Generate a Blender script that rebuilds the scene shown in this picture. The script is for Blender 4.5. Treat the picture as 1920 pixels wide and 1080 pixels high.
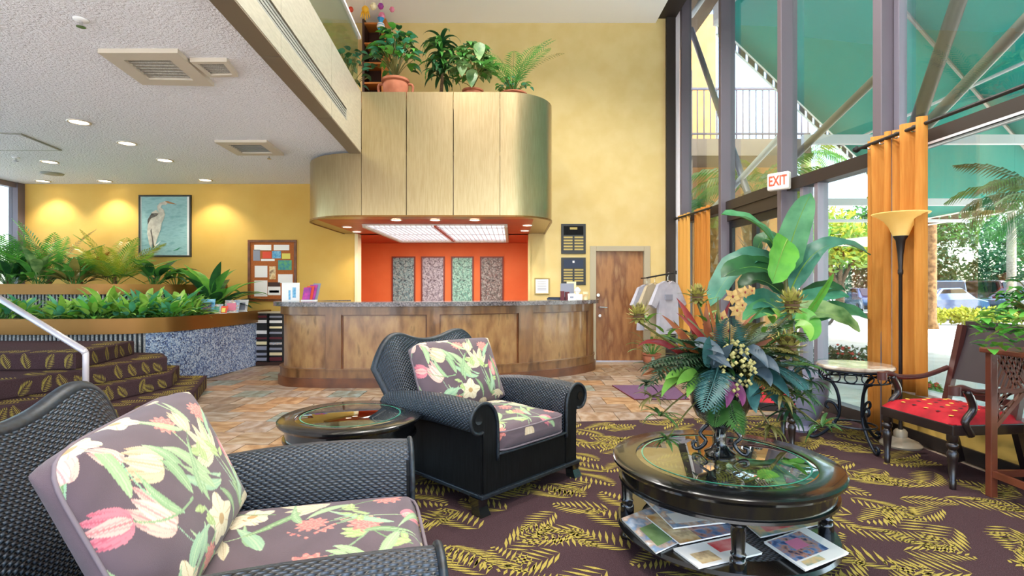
import bpy, bmesh, math, random
import numpy as np
from mathutils import Vector, Matrix
random.seed(7)
for o in list(bpy.data.objects): bpy.data.objects.remove(o)
SC = bpy.context.scene
COL = SC.collection
PI = math.pi
# ---------------------------------------------------------------- camera
EYE = 1.35
cam_d = bpy.data.cameras.new('camera'); cam = bpy.data.objects.new('camera', cam_d); COL.objects.link(cam)
cam.location = (0, 0, EYE); cam.rotation_euler = (PI/2, 0, 0)
cam_d.sensor_width = 36; cam_d.lens = 18.75; cam_d.clip_start = .05; cam_d.clip_end = 400
SC.camera = cam
# ---------------------------------------------------------------- world, sun, exposure
W = bpy.data.worlds.new('world'); SC.world = W; W.use_nodes = True
nt = W.node_tree; nt.nodes.clear()
sky = nt.nodes.new('ShaderNodeTexSky'); sky.sky_type = 'NISHITA'; sky.sun_disc = False
sky.sun_elevation = math.radians(50); sky.sun_rotation = math.radians(115)
sky.air_density = 1.0; sky.dust_density = 2.5; sky.ozone_density = 1.0
bg = nt.nodes.new('ShaderNodeBackground'); bg.inputs[1].default_value = 1.0
wo = nt.nodes.new('ShaderNodeOutputWorld')
nt.links.new(sky.outputs[0], bg.inputs[0]); nt.links.new(bg.outputs[0], wo.inputs[0])
sun_d = bpy.data.lights.new('sun', 'SUN'); sun_d.energy = 9.5; sun_d.angle = math.radians(.6); sun_d.color = (1, .98, .95)
sun = bpy.data.objects.new('sun', sun_d); COL.objects.link(sun)
SUN_DIR = Vector((.72, -.42, .86))
sun.rotation_euler = SUN_DIR.to_track_quat('Z', 'Y').to_euler()
SC.view_settings.view_transform = 'Standard'; SC.view_settings.look = 'None'
SC.view_settings.gamma = 1; SC.view_settings.use_curve_mapping = False
SC.view_settings.exposure = 0.25
DOWNLIGHT_W = 30; HIGH_W = 260

# ---------------------------------------------------------------- helpers
def lin(h):
    if isinstance(h, str):
        h = h.lstrip('#'); c = [int(h[i:i+2], 16)/255 for i in (0, 2, 4)]
        return tuple((x/12.92 if x <= .04045 else ((x+.055)/1.055)**2.4) for x in c)
    return tuple(h)
def at(u, v, Y): return Vector(((u-960)/1000*Y, Y, EYE-(v-540)/1000*Y))
def flr(u, v, z=0):
    Y = (EYE-z)*1000/(v-540); return Vector(((u-960)/1000*Y, Y, z))

MATS = {}
def mat(name, color='#808080', rough=.5, metal=0., c2=None, nscale=8., nstretch=(1, 1, 1), ncontrast=(.35, .65), detail=4., bump=0., bscale=60., bdist=.01,
        coat=0., emit=None, estr=0., trans=0., spec=.5, rand=None, coords='Object', voro=False, sheen=0.):
    m = bpy.data.materials.new(name); m.use_nodes = True; MATS[name] = m
    n = m.node_tree.nodes; l = m.node_tree.links; p = n['Principled BSDF']
    p.inputs['Base Color'].default_value = (*lin(color), 1)
    p.inputs['Roughness'].default_value = rough; p.inputs['Metallic'].default_value = metal
    p.inputs['Specular IOR Level'].default_value = spec; p.inputs['Coat Weight'].default_value = coat; p.inputs['Coat Roughness'].default_value = .08
    if sheen: p.inputs['Sheen Weight'].default_value = sheen
    if emit: p.inputs['Emission Color'].default_value = (*lin(emit), 1); p.inputs['Emission Strength'].default_value = estr
    tc = n.new('ShaderNodeTexCoord'); mp = n.new('ShaderNodeMapping'); mp.inputs['Scale'].default_value = nstretch
    l.new(tc.outputs[coords], mp.inputs[0])
    if c2:
        if voro:
            t = n.new('ShaderNodeTexVoronoi'); t.inputs['Scale'].default_value = nscale; f = t.outputs['Color']
            bw = n.new('ShaderNodeRGBToBW'); l.new(f, bw.inputs[0]); f = bw.outputs[0]
        else:
            t = n.new('ShaderNodeTexNoise'); t.inputs['Scale'].default_value = nscale; t.inputs['Detail'].default_value = detail; f = t.outputs['Fac']
        l.new(mp.outputs[0], t.inputs['Vector'])
        r = n.new('ShaderNodeValToRGB'); cols = [color]+(list(c2) if isinstance(c2, (list, tuple)) else [c2])
        el = r.color_ramp.elements; a, b = ncontrast
        while len(el) < len(cols): el.new(.5)
        for i, c in enumerate(cols):
            el[i].position = a+(b-a)*i/(len(cols)-1); el[i].color = (*lin(c), 1)
        l.new(f, r.inputs[0]); src = r.outputs[0]
        l.new(src, p.inputs['Base Color'])
    if rand:
        oi = n.new('ShaderNodeObjectInfo'); r = n.new('ShaderNodeValToRGB'); r.color_ramp.interpolation = 'CONSTANT'
        el = r.color_ramp.elements
        while len(el) < len(rand): el.new(.5)
        for i, c in enumerate(rand): el[i].position = i/len(rand); el[i].color = (*lin(c), 1)
        l.new(oi.outputs['Random'], r.inputs[0])
        if c2:
            mx = n.new('ShaderNodeMix'); mx.data_type = 'RGBA'; mx.blend_type = 'MULTIPLY'; mx.inputs[0].default_value = 1
            l.new(r.outputs[0], mx.inputs[6]); l.new(src, mx.inputs[7]); l.new(mx.outputs[2], p.inputs['Base Color'])
        else: l.new(r.outputs[0], p.inputs['Base Color'])
    if bump:
        t = n.new('ShaderNodeTexNoise'); t.inputs['Scale'].default_value = bscale; t.inputs['Detail'].default_value = 3; l.new(mp.outputs[0], t.inputs['Vector'])
        b = n.new('ShaderNodeBump'); b.inputs['Strength'].default_value = bump; b.inputs['Distance'].default_value = bdist
        l.new(t.outputs['Fac'], b.inputs['Height']); l.new(b.outputs[0], p.inputs['Normal'])
    if trans:
        tr = n.new('ShaderNodeBsdfTranslucent'); mx = n.new('ShaderNodeMixShader'); mx.inputs[0].default_value = trans
        tr.inputs[0].default_value = (*lin(color), 1)
        for k in p.inputs['Base Color'].links: l.new(k.from_socket, tr.inputs[0])
        l.new(p.outputs[0], mx.inputs[1]); l.new(tr.outputs[0], mx.inputs[2]); l.new(mx.outputs[0], n['Material Output'].inputs[0])
    return m
def glass_mat(name, tint='#f4fbf8', ior=1.5, rough=0., refl=1.):
    m = bpy.data.materials.new(name); m.use_nodes = True; MATS[name] = m
    n = m.node_tree.nodes; l = m.node_tree.links; n.remove(n['Principled BSDF'])
    t = n.new('ShaderNodeBsdfTransparent'); t.inputs[0].default_value = (*lin(tint), 1)
    g = n.new('ShaderNodeBsdfGlossy'); g.inputs['Roughness'].default_value = rough
    f = n.new('ShaderNodeFresnel'); f.inputs[0].default_value = ior
    mu = n.new('ShaderNodeMath'); mu.operation = 'MULTIPLY'; mu.inputs[1].default_value = refl; l.new(f.outputs[0], mu.inputs[0])
    mx = n.new('ShaderNodeMixShader'); l.new(mu.outputs[0], mx.inputs[0]); l.new(t.outputs[0], mx.inputs[1]); l.new(g.outputs[0], mx.inputs[2])
    l.new(mx.outputs[0], n['Material Output'].inputs[0]); return m
def weave_mat(name, dark, light, pu, pv, rough=.35, bdist=.006):
    m = bpy.data.materials.new(name); m.use_nodes = True; MATS[name] = m
    n = m.node_tree.nodes; l = m.node_tree.links; p = n['Principled BSDF']
    tc = n.new('ShaderNodeTexCoord'); sp = n.new('ShaderNodeSeparateXYZ'); l.new(tc.outputs['UV'], sp.inputs[0])
    def mth(op, a, b=None):
        k = n.new('ShaderNodeMath'); k.operation = op
        for i, x in enumerate((a, b)):
            if x is None: continue
            if isinstance(x, (int, float)): k.inputs[i].default_value = x
            else: l.new(x, k.inputs[i])
        return k.outputs[0]
    su = mth('SINE', mth('MULTIPLY', sp.outputs[0], PI/pu)); sv = mth('SINE', mth('MULTIPLY', sp.outputs[1], PI/pv))
    h = mth('MULTIPLY_ADD', mth('MULTIPLY', su, sv), .5); 
    h.node.inputs[2].default_value = .5
    rows = mth('ABSOLUTE', sv); h2 = mth('MULTIPLY', h, mth('POWER', rows, .5))
    r = n.new('ShaderNodeValToRGB'); r.color_ramp.elements[0].position = .1; r.color_ramp.elements[1].position = .8
    r.color_ramp.elements[0].color = (*lin(dark), 1); r.color_ramp.elements[1].color = (*lin(light), 1)
    l.new(h2, r.inputs[0]); l.new(r.outputs[0], p.inputs['Base Color'])
    b = n.new('ShaderNodeBump'); b.inputs['Distance'].default_value = bdist; b.inputs['Strength'].default_value = 1.0
    l.new(h2, b.inputs['Height']); l.new(b.outputs[0], p.inputs['Normal']); p.inputs['Roughness'].default_value = rough
    return m
def vcol_mat(name, rough=.8):
    m = bpy.data.materials.new(name); m.use_nodes = True; MATS[name] = m
    n = m.node_tree.nodes; l = m.node_tree.links; p = n['Principled BSDF']
    a = n.new('ShaderNodeVertexColor'); a.layer_name = 'Col'; l.new(a.outputs[0], p.inputs['Base Color'])
    p.inputs['Roughness'].default_value = rough; p.inputs['Sheen Weight'].default_value = .15
    t = n.new('ShaderNodeTexNoise'); t.inputs['Scale'].default_value = 300; b = n.new('ShaderNodeBump'); b.inputs['Distance'].default_value = .001
    l.new(t.outputs[0], b.inputs['Height']); l.new(b.outputs[0], p.inputs['Normal']); return m

class MB:
    def __init__(s): s.v = []; s.f = []; s.uv = {}
    def add(s, vs, fs, uvs=None):
        b = len(s.v); s.v += [tuple(x) for x in vs]
        for k, f in enumerate(fs):
            if uvs: s.uv[len(s.f)] = [uvs[i] for i in f]
            s.f.append(tuple(b+i for i in f))
        return s
    def box(s, x0, x1, y0, y1, z0, z1, M=None):
        vs = [Vector((x, y, z)) for z in (z0, z1) for y in (y0, y1) for x in (x0, x1)]
        if M: vs = [M @ v for v in vs]
        return s.add(vs, [(0, 2, 3, 1), (4, 5, 7, 6), (0, 1, 5, 4), (2, 6, 7, 3), (0, 4, 6, 2), (1, 3, 7, 5)])
    def bar(s, a, b, w, h, up=(0, 0, 1)):
        a, b = Vector(a), Vector(b); d = (b-a).normalized(); up = Vector(up)
        if abs(d.dot(up)) > .98: up = Vector((0, 1, 0))
        r = d.cross(up).normalized(); u = r.cross(d)
        vs = [p+r*sx*w/2+u*sz*h/2 for p in (a, b) for sx, sz in ((-1, -1), (1, -1), (1, 1), (-1, 1))]
        return s.add(vs, [(0, 1, 2, 3), (7, 6, 5, 4), (0, 4, 5, 1), (1, 5, 6, 2), (2, 6, 7, 3), (3, 7, 4, 0)])
    def tube(s, pts, r, n=8, caps=True, closed=False):
        pts = [Vector(p) for p in pts]; N = len(pts); rs = r if isinstance(r, (list, tuple)) else [r]*N
        base = len(s.v); prev = None; rings = []
        for i, p in enumerate(pts):
            if closed: d = (pts[(i+1) % N]-pts[i-1]).normalized()
            else: d = (pts[min(i+1, N-1)]-pts[max(i-1, 0)]).normalized()
            if prev is None:
                up = Vector((0, 0, 1)) if abs(d.z) < .9 else Vector((1, 0, 0)); a = d.cross(up).normalized()
            else: a = (prev-d*prev.dot(d)).normalized()
            prev = a; b = d.cross(a)
            rings.append([p+(a*math.cos(2*PI*k/n)+b*math.sin(2*PI*k/n))*rs[i] for k in range(n)])
        vs = [q for R in rings for q in R]; fs = []
        for i in range(N if closed else N-1):
            j = (i+1) % N
            for k in range(n): fs.append((i*n+k, i*n+(k+1) % n, j*n+(k+1) % n, j*n+k))
        if caps and not closed: fs.append(tuple(range(n-1, -1, -1))); fs.append(tuple((N-1)*n+k for k in range(n)))
        return s.add(vs, fs)
    def lathe(s, prof, c=(0, 0, 0), n=24, caps=True):
        cx, cy, cz = c; vs = []; fs = []
        for r, z in prof:
            for k in range(n): vs.append((cx+r*math.cos(2*PI*k/n), cy+r*math.sin(2*PI*k/n), cz+z))
        for i in range(len(prof)-1):
            for k in range(n): fs.append((i*n+k, i*n+(k+1) % n, (i+1)*n+(k+1) % n, (i+1)*n+k))
        if caps:
            fs.append(tuple(range(n-1, -1, -1))); fs.append(tuple((len(prof)-1)*n+k for k in range(n)))
        return s.add(vs, fs)
    def prism(s, poly, z0, z1):
        n = len(poly); vs = [(x, y, z0) for x, y in poly]+[(x, y, z1) for x, y in poly]
        ar = sum(poly[i][0]*poly[(i+1) % n][1]-poly[(i+1) % n][0]*poly[i][1] for i in range(n))
        fs = [tuple(range(n-1, -1, -1)), tuple(range(n, 2*n))]+[(i, (i+1) % n, n+(i+1) % n, n+i) for i in range(n)]
        if ar < 0: fs = [tuple(reversed(f)) for f in fs]
        return s.add(vs, fs)
    def extr(s, poly3, vec):
        n = len(poly3); vec = Vector(vec); vs = [Vector(p) for p in poly3]; vs += [p+vec for p in vs]
        return s.add(vs, [tuple(range(n-1, -1, -1)), tuple(range(n, 2*n))]+[(i, (i+1) % n, n+(i+1) % n, n+i) for i in range(n)])
    def grid(s, rows, closed_u=False, uvs=None):
        R = len(rows); C = len(rows[0]); vs = [p for r in rows for p in r]; fs = []
        for i in range(R-1):
            for j in range(C if closed_u else C-1):
                k = (j+1) % C; fs.append((i*C+j, i*C+k, (i+1)*C+k, (i+1)*C+j))
        return s.add(vs, fs, [q for r in uvs for q in r] if uvs else None)
    def mesh(s, name):
        me = bpy.data.meshes.new(name); me.from_pydata([tuple(v) for v in s.v], [], s.f)
        if s.uv:
            ul = me.uv_layers.new(name='UVMap')
            for i, q in s.uv.items():
                p = me.polygons[i]
                for k, li in enumerate(p.loop_indices): ul.data[li].uv = q[k]
        me.update(); return me
def obj(name, mb, m, parent=None, smooth=False, bevel=0, label=None, loc=None, rotz=0, recalc=True, smooth_angle=None):
    me = mb.mesh(name) if isinstance(mb, MB) else mb
    if isinstance(mb, MB) and recalc and not mb.uv:
        bm = bmesh.new(); bm.from_mesh(me); bmesh.ops.recalc_face_normals(bm, faces=bm.faces); bm.to_mesh(me); bm.free()
    o = bpy.data.objects.new(name, me); COL.objects.link(o)
    if m is not None and not me.materials: me.materials.append(MATS[m] if isinstance(m, str) else m)
    if smooth: me.polygons.foreach_set('use_smooth', [True]*len(me.polygons))
    if smooth and smooth_angle:
        try: me.set_sharp_from_angle(angle=math.radians(smooth_angle))
        except Exception: pass
    if bevel:
        b = o.modifiers.new('bevel', 'BEVEL'); b.width = bevel; b.segments = 2; b.limit_method = 'ANGLE'
    if parent: o.parent = parent
    if loc is not None: o.location = loc
    if rotz: o.rotation_euler = (0, 0, rotz)
    if label: o['label'] = label
    return o
def tag(o, label, cat, group=None, kind=None):
    o['label'] = label; o['category'] = cat
    if group: o['group'] = group
    if kind: o['kind'] = kind
    return o
def thing(name, label, cat, loc=(0, 0, 0), rotz=0, group=None):
    o = bpy.data.objects.new(name, None); COL.objects.link(o); o.location = loc; o.rotation_euler = (0, 0, rotz); o.empty_display_size = .1
    return tag(o, label, cat, group)
def struct(name, mb, m, label, **k):
    o = obj(name, mb, m, **k); o['kind'] = 'structure'; o['label'] = label; return o
def sempty(name, label):
    o = bpy.data.objects.new(name, None); COL.objects.link(o); o['kind'] = 'structure'; o['label'] = label; return o
def dup(root, loc=None, rotz=None, label=None, group=None, scale=None):
    r = root.copy(); COL.objects.link(r)
    if loc is not None: r.location = loc
    if rotz is not None: r.rotation_euler = (0, 0, rotz)
    if scale: r.scale = scale
    if label: r['label'] = label
    if group: r['group'] = group
    for ch in list(root.children):
        c = ch.copy(); COL.objects.link(c); c.parent = r
        for g in list(ch.children):
            d = g.copy(); COL.objects.link(d); d.parent = c
    return r
def bez(p0, p1, p2, n):
    p0, p1, p2 = Vector(p0), Vector(p1), Vector(p2); return [p0*(1-t)**2+p1*2*t*(1-t)+p2*t*t for t in [i/n for i in range(n+1)]]
def crom(P, n=8, closed=False):
    P = [Vector(p) for p in P]; N = len(P); out = []
    for i in range(N if closed else N-1):
        a, b, c, d = (P[(i-1) % N], P[i], P[(i+1) % N], P[(i+2) % N]) if closed else (P[max(i-1, 0)], P[i], P[i+1], P[min(i+2, N-1)])
        for k in range(n):
            t = k/n; out.append(.5*((2*b)+(c-a)*t+(2*a-5*b+4*c-d)*t*t+(-a+3*b-3*c+d)*t**3))
    if not closed: out.append(P[-1])
    return out
# leaf blade along a path
PROF = {'lance': lambda t: math.sin(PI*min(1, t*.96+.04)**.75)**.9, 'ovate': lambda t: math.sin(PI*t**.62)**.8 if t > 0 else 0,
        'banana': lambda t: min(1, (t*5)**.7)*(max(0, 1-t**5))**.6, 'strap': lambda t: min(1, .5+t*2)*(1-t**3)}
def blade(mb, pts, w, face=(0, -1, .3), prof='lance', fold=.25, wav=0., seed=0):
    pts = [Vector(p) for p in pts]; N = len(pts)-1; face = Vector(face).normalized(); rows = []
    pf = PROF[prof]
    for i, p in enumerate(pts):
        d = (pts[min(i+1, N)]-pts[max(i-1, 0)]).normalized()
        side = d.cross(face)
        if side.length < .05: side = d.cross(Vector((1, .3, 0)))
        side.normalize(); nrm = side.cross(d).normalized(); ww = w/2*max(pf(i/N), .015)
        wv = wav*math.sin(i*1.7+seed)*w
        rows.append([p-side*ww+nrm*(fold*ww+wv), p, p+side*ww+nrm*(fold*ww-wv)])
    return mb.grid(rows)
def arc(base, dirh, up, L, droop, n=6):
    """path leaving base along horizontal heading dirh at slope up, bending down by droop"""
    p = Vector(base); pts = [p.copy()]; el = up
    for i in range(n):
        d = Vector((math.cos(dirh)*math.cos(el), math.sin(dirh)*math.cos(el), math.sin(el))); p = p+d*(L/n); pts.append(p.copy()); el -= droop/n
    return pts
def up_face(d):  # facing for a horizontal-heading leaf
    return Vector((-math.cos(d)*.3, -math.sin(d)*.3, 1))
def frond(mb, pts, w, n=16, leaf_w=.02, droop=.35, ang=.9, start=.12, prof=None):
    """pinnate frond: rachis tube plus leaflets"""
    pts = [Vector(p) for p in pts]; mb.tube(pts, [max(.0025, .006*(1-i/len(pts))) for i in range(len(pts))], 4, caps=False)
    N = len(pts)-1
    for k in range(n):
        t = start+(1-start)*k/(n-1)*.985; i = min(int(t*N), N-1); f = t*N-i; p = pts[i].lerp(pts[i+1], f); d = (pts[i+1]-pts[i]).normalized()
        side = d.cross(Vector((0, 0, 1)))
        if side.length < .1: side = Vector((1, 0, 0))
        side.normalize(); L = w*(prof(t) if prof else math.sin(PI*min(1, t*.8+.2))**.7)
        for s in (-1, 1):
            dd = (side*s*math.sin(ang)+d*math.cos(ang)+Vector((0, 0, .12))).normalized()
            a = p+dd*L*.5+Vector((0, 0, -droop*L*.12)); b = p+dd*L+Vector((0, 0, -droop*L*.6)); q = d*leaf_w*.5
            mb.add([p, a-q, b, a+q], [(0, 1, 2, 3)])
    return mb
# ---------------------------------------------------------------- materials
mat('ceiling_white', '#f0f0f6', .9, bump=1., bscale=48, bdist=.035)
mat('high_ceiling', '#f2f2f6', .9)
mat('wall_yellow', '#dcc58a', .75, c2='#d6bd7e', nscale=3, bump=.12, bscale=200, bdist=.004)
mat('wall_warm_tint', '#d8b25c', .75, c2='#d2a850', nscale=2)  # yellow wall paint with the warm downlight tint put into the colour
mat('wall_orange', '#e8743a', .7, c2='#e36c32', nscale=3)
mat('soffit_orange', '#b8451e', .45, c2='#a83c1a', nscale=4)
mat('drum_metal', '#b3a07c', .3, metal=.88, c2='#a8946e', nscale=14, nstretch=(6, 6, .35), detail=6)
mat('soffit_metal', '#a8905c', .34, metal=.7)
mat('fascia', '#c2bcac', .42, metal=.45, c2='#b4ae9e', nscale=10, nstretch=(1, 1, 5))
mat('fascia_under', '#7c6e5c', .5, metal=.3)
mat('vent_grey', '#8f8f88', .6, metal=.2); mat('vent_beige', '#c9bfae', .6); mat('vent_grille', '#b3aea2', .7, c2='#8f8a80', nscale=120, nstretch=(1, .05, 1))
mat('rim_bronze', '#7a5628', .32, metal=.65); mat('flute_dark', '#161b24', .8); mat('rib_concrete', '#77787c', .8, c2=['#96979a', '#b4b4b4'], nscale=60, bump=.5, bscale=120, bdist=.006)
mat('pebble_blue', '#1f2b48', .55, c2=['#42598a', '#7f95b4', '#b9c4d2', '#2f4068'], nscale=60, voro=True, ncontrast=(.1, .9), bump=.7, bscale=60, bdist=.01)
mat('carpet', '#332427', .95, c2=['#423033', '#544044'], nscale=240, ncontrast=(.3, .7), bump=.6, bscale=400, bdist=.004, spec=.08)
mat('fern_gold', '#8f7f3a', .95, c2=['#a8964c', '#766730'], nscale=160, ncontrast=(.3, .7), spec=.08)
mat('grout', '#8a7564', .9)
_m = mat('slate_field', '#a8947e', .5); _n = _m.node_tree.nodes; _l = _m.node_tree.links
_t = _n.new('ShaderNodeTexBrick'); _t.inputs['Scale'].default_value = 2.5; _t.inputs['Color1'].default_value = (*lin('#ab9a86'), 1); _t.inputs['Color2'].default_value = (*lin('#8f7a66'), 1); _t.inputs['Mortar'].default_value = (*lin('#8a7564'), 1); _t.inputs['Brick Width'].default_value = 1; _t.inputs['Row Height'].default_value = 1; _t.inputs['Mortar Size'].default_value = .012
_c = _n.new('ShaderNodeTexCoord'); _l.new(_c.outputs['Object'], _t.inputs[0]); _l.new(_t.outputs[0], _n['Principled BSDF'].inputs['Base Color'])
mat('slate_tile', '#ffffff', .42, c2=['#d0bca8', '#93785f'], nscale=4.5, nstretch=(1, 2.2, 1), detail=6, ncontrast=(.3, .75),
    rand=['#b0a08c', '#bcaea0', '#a08f80', '#bc9a78', '#b0a8a0', '#a69488', '#bc9e7c', '#94a4a2', '#c2b4a8', '#988a7e', '#b4a292', '#aca098'], bump=.25, bscale=14, bdist=.008, spec=.6)
mat('dark_frame', '#6e6670', .45, metal=.3); mat('dark_bronze', '#3a322f', .45, metal=.4); mat('lavender_metal', '#8c8795', .4, metal=.4)
mat('window_black', '#17191f', .4, metal=.3); mat('steel_tube', '#8b857f', .38, metal=.6); mat('steel_dark', '#4e4845', .4, metal=.5); mat('white_steel', '#d7d6dc', .5)
glass_mat('pane_glass', '#f6fcfa', 1.45, refl=.33); glass_mat('rail_glass', '#e6f2ec', 1.4, refl=.25)
mat('door_wood', '#94603a', .38, c2=['#a87648', '#7c4c2a', '#b58a5c'], nscale=3.2, nstretch=(2.2, 2, .5), detail=8, ncontrast=(.25, .75), coat=.25)
mat('counter_wood', '#64411f', .34, c2=['#87603a', '#9c7648', '#4c3016'], nscale=3.5, nstretch=(2.5, 2.5, .9), detail=9, ncontrast=(.25, .78), coat=.4)
mat('counter_rail', '#6b4424', .34, c2=['#7d5630', '#543418'], nscale=3, nstretch=(2, 2, .5), detail=7, coat=.4)
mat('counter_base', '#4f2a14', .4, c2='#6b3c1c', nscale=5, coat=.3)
mat('granite', '#37333a', .22, c2=['#4c464b', '#70686c', '#241f23'], nscale=60, voro=True, ncontrast=(.1, .9), coat=.5)
mat('taupe_paint', '#b3a88f', .6); mat('chrome', '#d8d8d8', .18, metal=1.); mat('black_paint', '#141315', .5)
mat('lamp_emit', '#fff4dc', .5, emit='#ffe9c4', estr=9); mat('lamp_trim', '#cfc8bc', .4, metal=.3)
mat('diffuser', '#eef0f6', .6, emit='#eef2ff', estr=1.0); mat('white_plastic', '#e6e6e6', .5)
mat('trim_cream', '#efe0b4', .6)

# ---------------------------------------------------------------- structure: floor, carpet, walls
YB = 9.8
floor = struct('floor', MB().box(-9.1, 3.75, -3, 12.1, -.12, -.012), 'slate_field', 'brown slate tile floor with grout joints')
CARPET = [(3.42, 5.75), (2.0, 5.5), (.5, 5.32), (-.1, 4.8), (-.75, 3.95), (-1.25, 3.1), (-1.75, 1.6), (-1.9, -1.5), (3.5, -1.5)]
def inside(p, poly):
    x, y = p; c = False; n = len(poly)
    for i in range(n):
        (x1, y1), (x2, y2) = poly[i], poly[i-1]
        if (y1 > y) != (y2 > y) and x < (x2-x1)*(y-y1)/(y2-y1)+x1: c = not c
    return c
S = .4; tme = []
for k in range(4):
    rr = random.Random(k); j = lambda: rr.uniform(-.004, .004)
    h = S/2-.005; b = MB(); q = [(-h+j(), -h+j()), (h+j(), -h+j()), (h+j(), h+j()), (-h+j(), h+j())]
    b.prism(q, -.012, 0.0); tme.append(b.mesh('tile')); tme[-1].materials.append(MATS['slate_tile'])
COUNTER_FRONT = [(-3.31, 8.6), (-3.33, 7.85), (-3.22, 7.5), (-2.88, 7.29), (-1.9, 7.25), (-1.0, 7.37), (-.2, 7.66), (.5, 8.02), (1.02, 8.4), (1.3, 8.78), (1.39, 9.2)]
PLANTER = [(-9.0, 6.86), (-7.0, 6.86), (-5.7, 6.86), (-5.2, 6.93), (-4.88, 7.1), (-4.68, 7.4), (-4.57, 8.0), (-4.5, 8.8), (-4.46, 9.78)]
cpoly = COUNTER_FRONT+[(1.39, 9.8), (-3.27, 9.8)]; ppoly = PLANTER+[(-9, 9.8)]
cnt = 0
for iy in range(-1, 17):
    for ix in range(-12, 9):
        x = .2+ix*S+(S/2 if iy % 2 else 0)-.1; y = 3.2+iy*S
        cs = [(x+a*S*.5, y+b*S*.5) for a in (-1, 1) for b in (-1, 1)]
        if all(inside(c, CARPET) for c in cs) or all(inside(c, cpoly) for c in cs) or all(inside(c, ppoly) for c in cs): continue
        if x > 3.15+.0 or y > 9.6 or x < -4.4 or y < 3.1: continue
        o = bpy.data.objects.new('tile', tme[random.randrange(4)]); COL.objects.link(o); o.parent = floor; o.location = (x, y, random.uniform(-.0015, .0005)); o.rotation_euler = (0, 0, random.choice((0, PI/2, PI, -PI/2))); cnt += 1
print('tiles', cnt)
carpet = obj('carpet', MB().prism(CARPET, 0.0025, .012), 'carpet')
tag(carpet, 'plum brown carpet with gold fern leaves under the seating area', 'carpet')
def fern_shape(L=.38, n=10):
    vs, fs = [], []
    def q(pts): b = len(vs); vs.extend(pts); fs.append(tuple(range(b, b+len(pts))))
    for k in range(n):
        t = k/(n-1); c = .055*math.sin(t*2.2); x = L*(t*.92); w = L*.46*(1-t)**.7*(.55+.45*min(1, t*4))+.02
        for s in (-1, 1):
            a = .85; d = (math.cos(a), s*math.sin(a)); e = (-d[1]*.0095, d[0]*.0095); m = (x+d[0]*w*.5, c+d[1]*w*.5); tip = (x+d[0]*w, c+d[1]*w)
            q([(x, c), (m[0]-e[0], m[1]-e[1]), tip, (m[0]+e[0], m[1]+e[1])])
    return vs, fs
FV, FF = fern_shape()
def fern_on(mb, O, ex, ey, n, ang, sc=1.):
    O, ex, ey, n = Vector(O), Vector(ex), Vector(ey), Vector(n); c, s = math.cos(ang), math.sin(ang)
    mb.add([O+ex*((x*c-y*s)*sc)+ey*((x*s+y*c)*sc)+n*.002 for x, y in FV], FF)
fm = MB(); rr = random.Random(3)
for iy in range(25):
    for ix in range(20):
        x = -1.9+ix*.29+(.145 if iy % 2 else 0)+rr.uniform(-.04, .04); y = .2+iy*.23+rr.uniform(-.04, .04)
        a = rr.choice([.5, 2.4, 3.6, 5.6])+rr.uniform(-.35, .35); c, s = math.cos(a), math.sin(a)
        if inside((x, y), CARPET) and inside((x+.3*c, y+.3*s), CARPET): fern_on(fm, (x, y, .012), (1, 0, 0), (0, 1, 0), (0, 0, 1), a, rr.uniform(.85, 1.1))
fo = obj('fern_pattern', fm, 'fern_gold', carpet, label='gold fern leaves woven into the carpet'); fo['kind'] = 'stuff'

# back wall with alcove and door openings
AX0, AX1, AZ = -2.84, .31, 2.345
DX0, DX1, DZ = 1.5, 2.47, 2.07
b = MB()
b.box(-9.1, AX0, YB, YB+.2, 3.3, 6.6); b.box(AX1, DX0, YB, YB+.2, 0, 6.6); b.box(DX1, 2.82, YB, YB+.2, 0, 6.6)
b.box(AX0, AX1, YB, YB+.2, AZ, 6.6); b.box(DX0, DX1, YB, YB+.2, DZ, 6.6)
struct('wall_back', b, 'wall_yellow', 'tall yellow painted back wall behind the reception desk')
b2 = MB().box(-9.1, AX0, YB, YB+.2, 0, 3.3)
b = MB(); b.box(-3.5, .85, 11.9, 12.0, 0, 2.5); b.box(-3.6, -3.5, 10.0, 12, 0, 2.5); b.box(.85, .95, 10.0, 12, 0, 2.5)
struct('wall_back_left', b2, 'wall_warm_tint', 'yellow back wall under the mezzanine behind the planters, warm downlight tint in its colour')
struct('wall_alcove', b, 'wall_orange', 'bright orange alcove wall behind the reception desk')
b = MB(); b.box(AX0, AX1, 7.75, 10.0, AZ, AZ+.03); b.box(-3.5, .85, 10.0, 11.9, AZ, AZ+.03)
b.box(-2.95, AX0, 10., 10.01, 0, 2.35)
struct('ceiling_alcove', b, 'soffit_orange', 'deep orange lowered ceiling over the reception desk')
struct('trim_1', MB().box(AX0-.045, AX0+.01, YB-.02, YB+.21, 0, AZ), 'trim_cream', 'cream edge trim on the left side of the orange alcove')
struct('trim_2', MB().box(AX1-.01, AX1+.03, YB-.015, YB+.21, 0, AZ), 'wall_yellow', 'yellow edge trim on the right side of the orange alcove')
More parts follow.
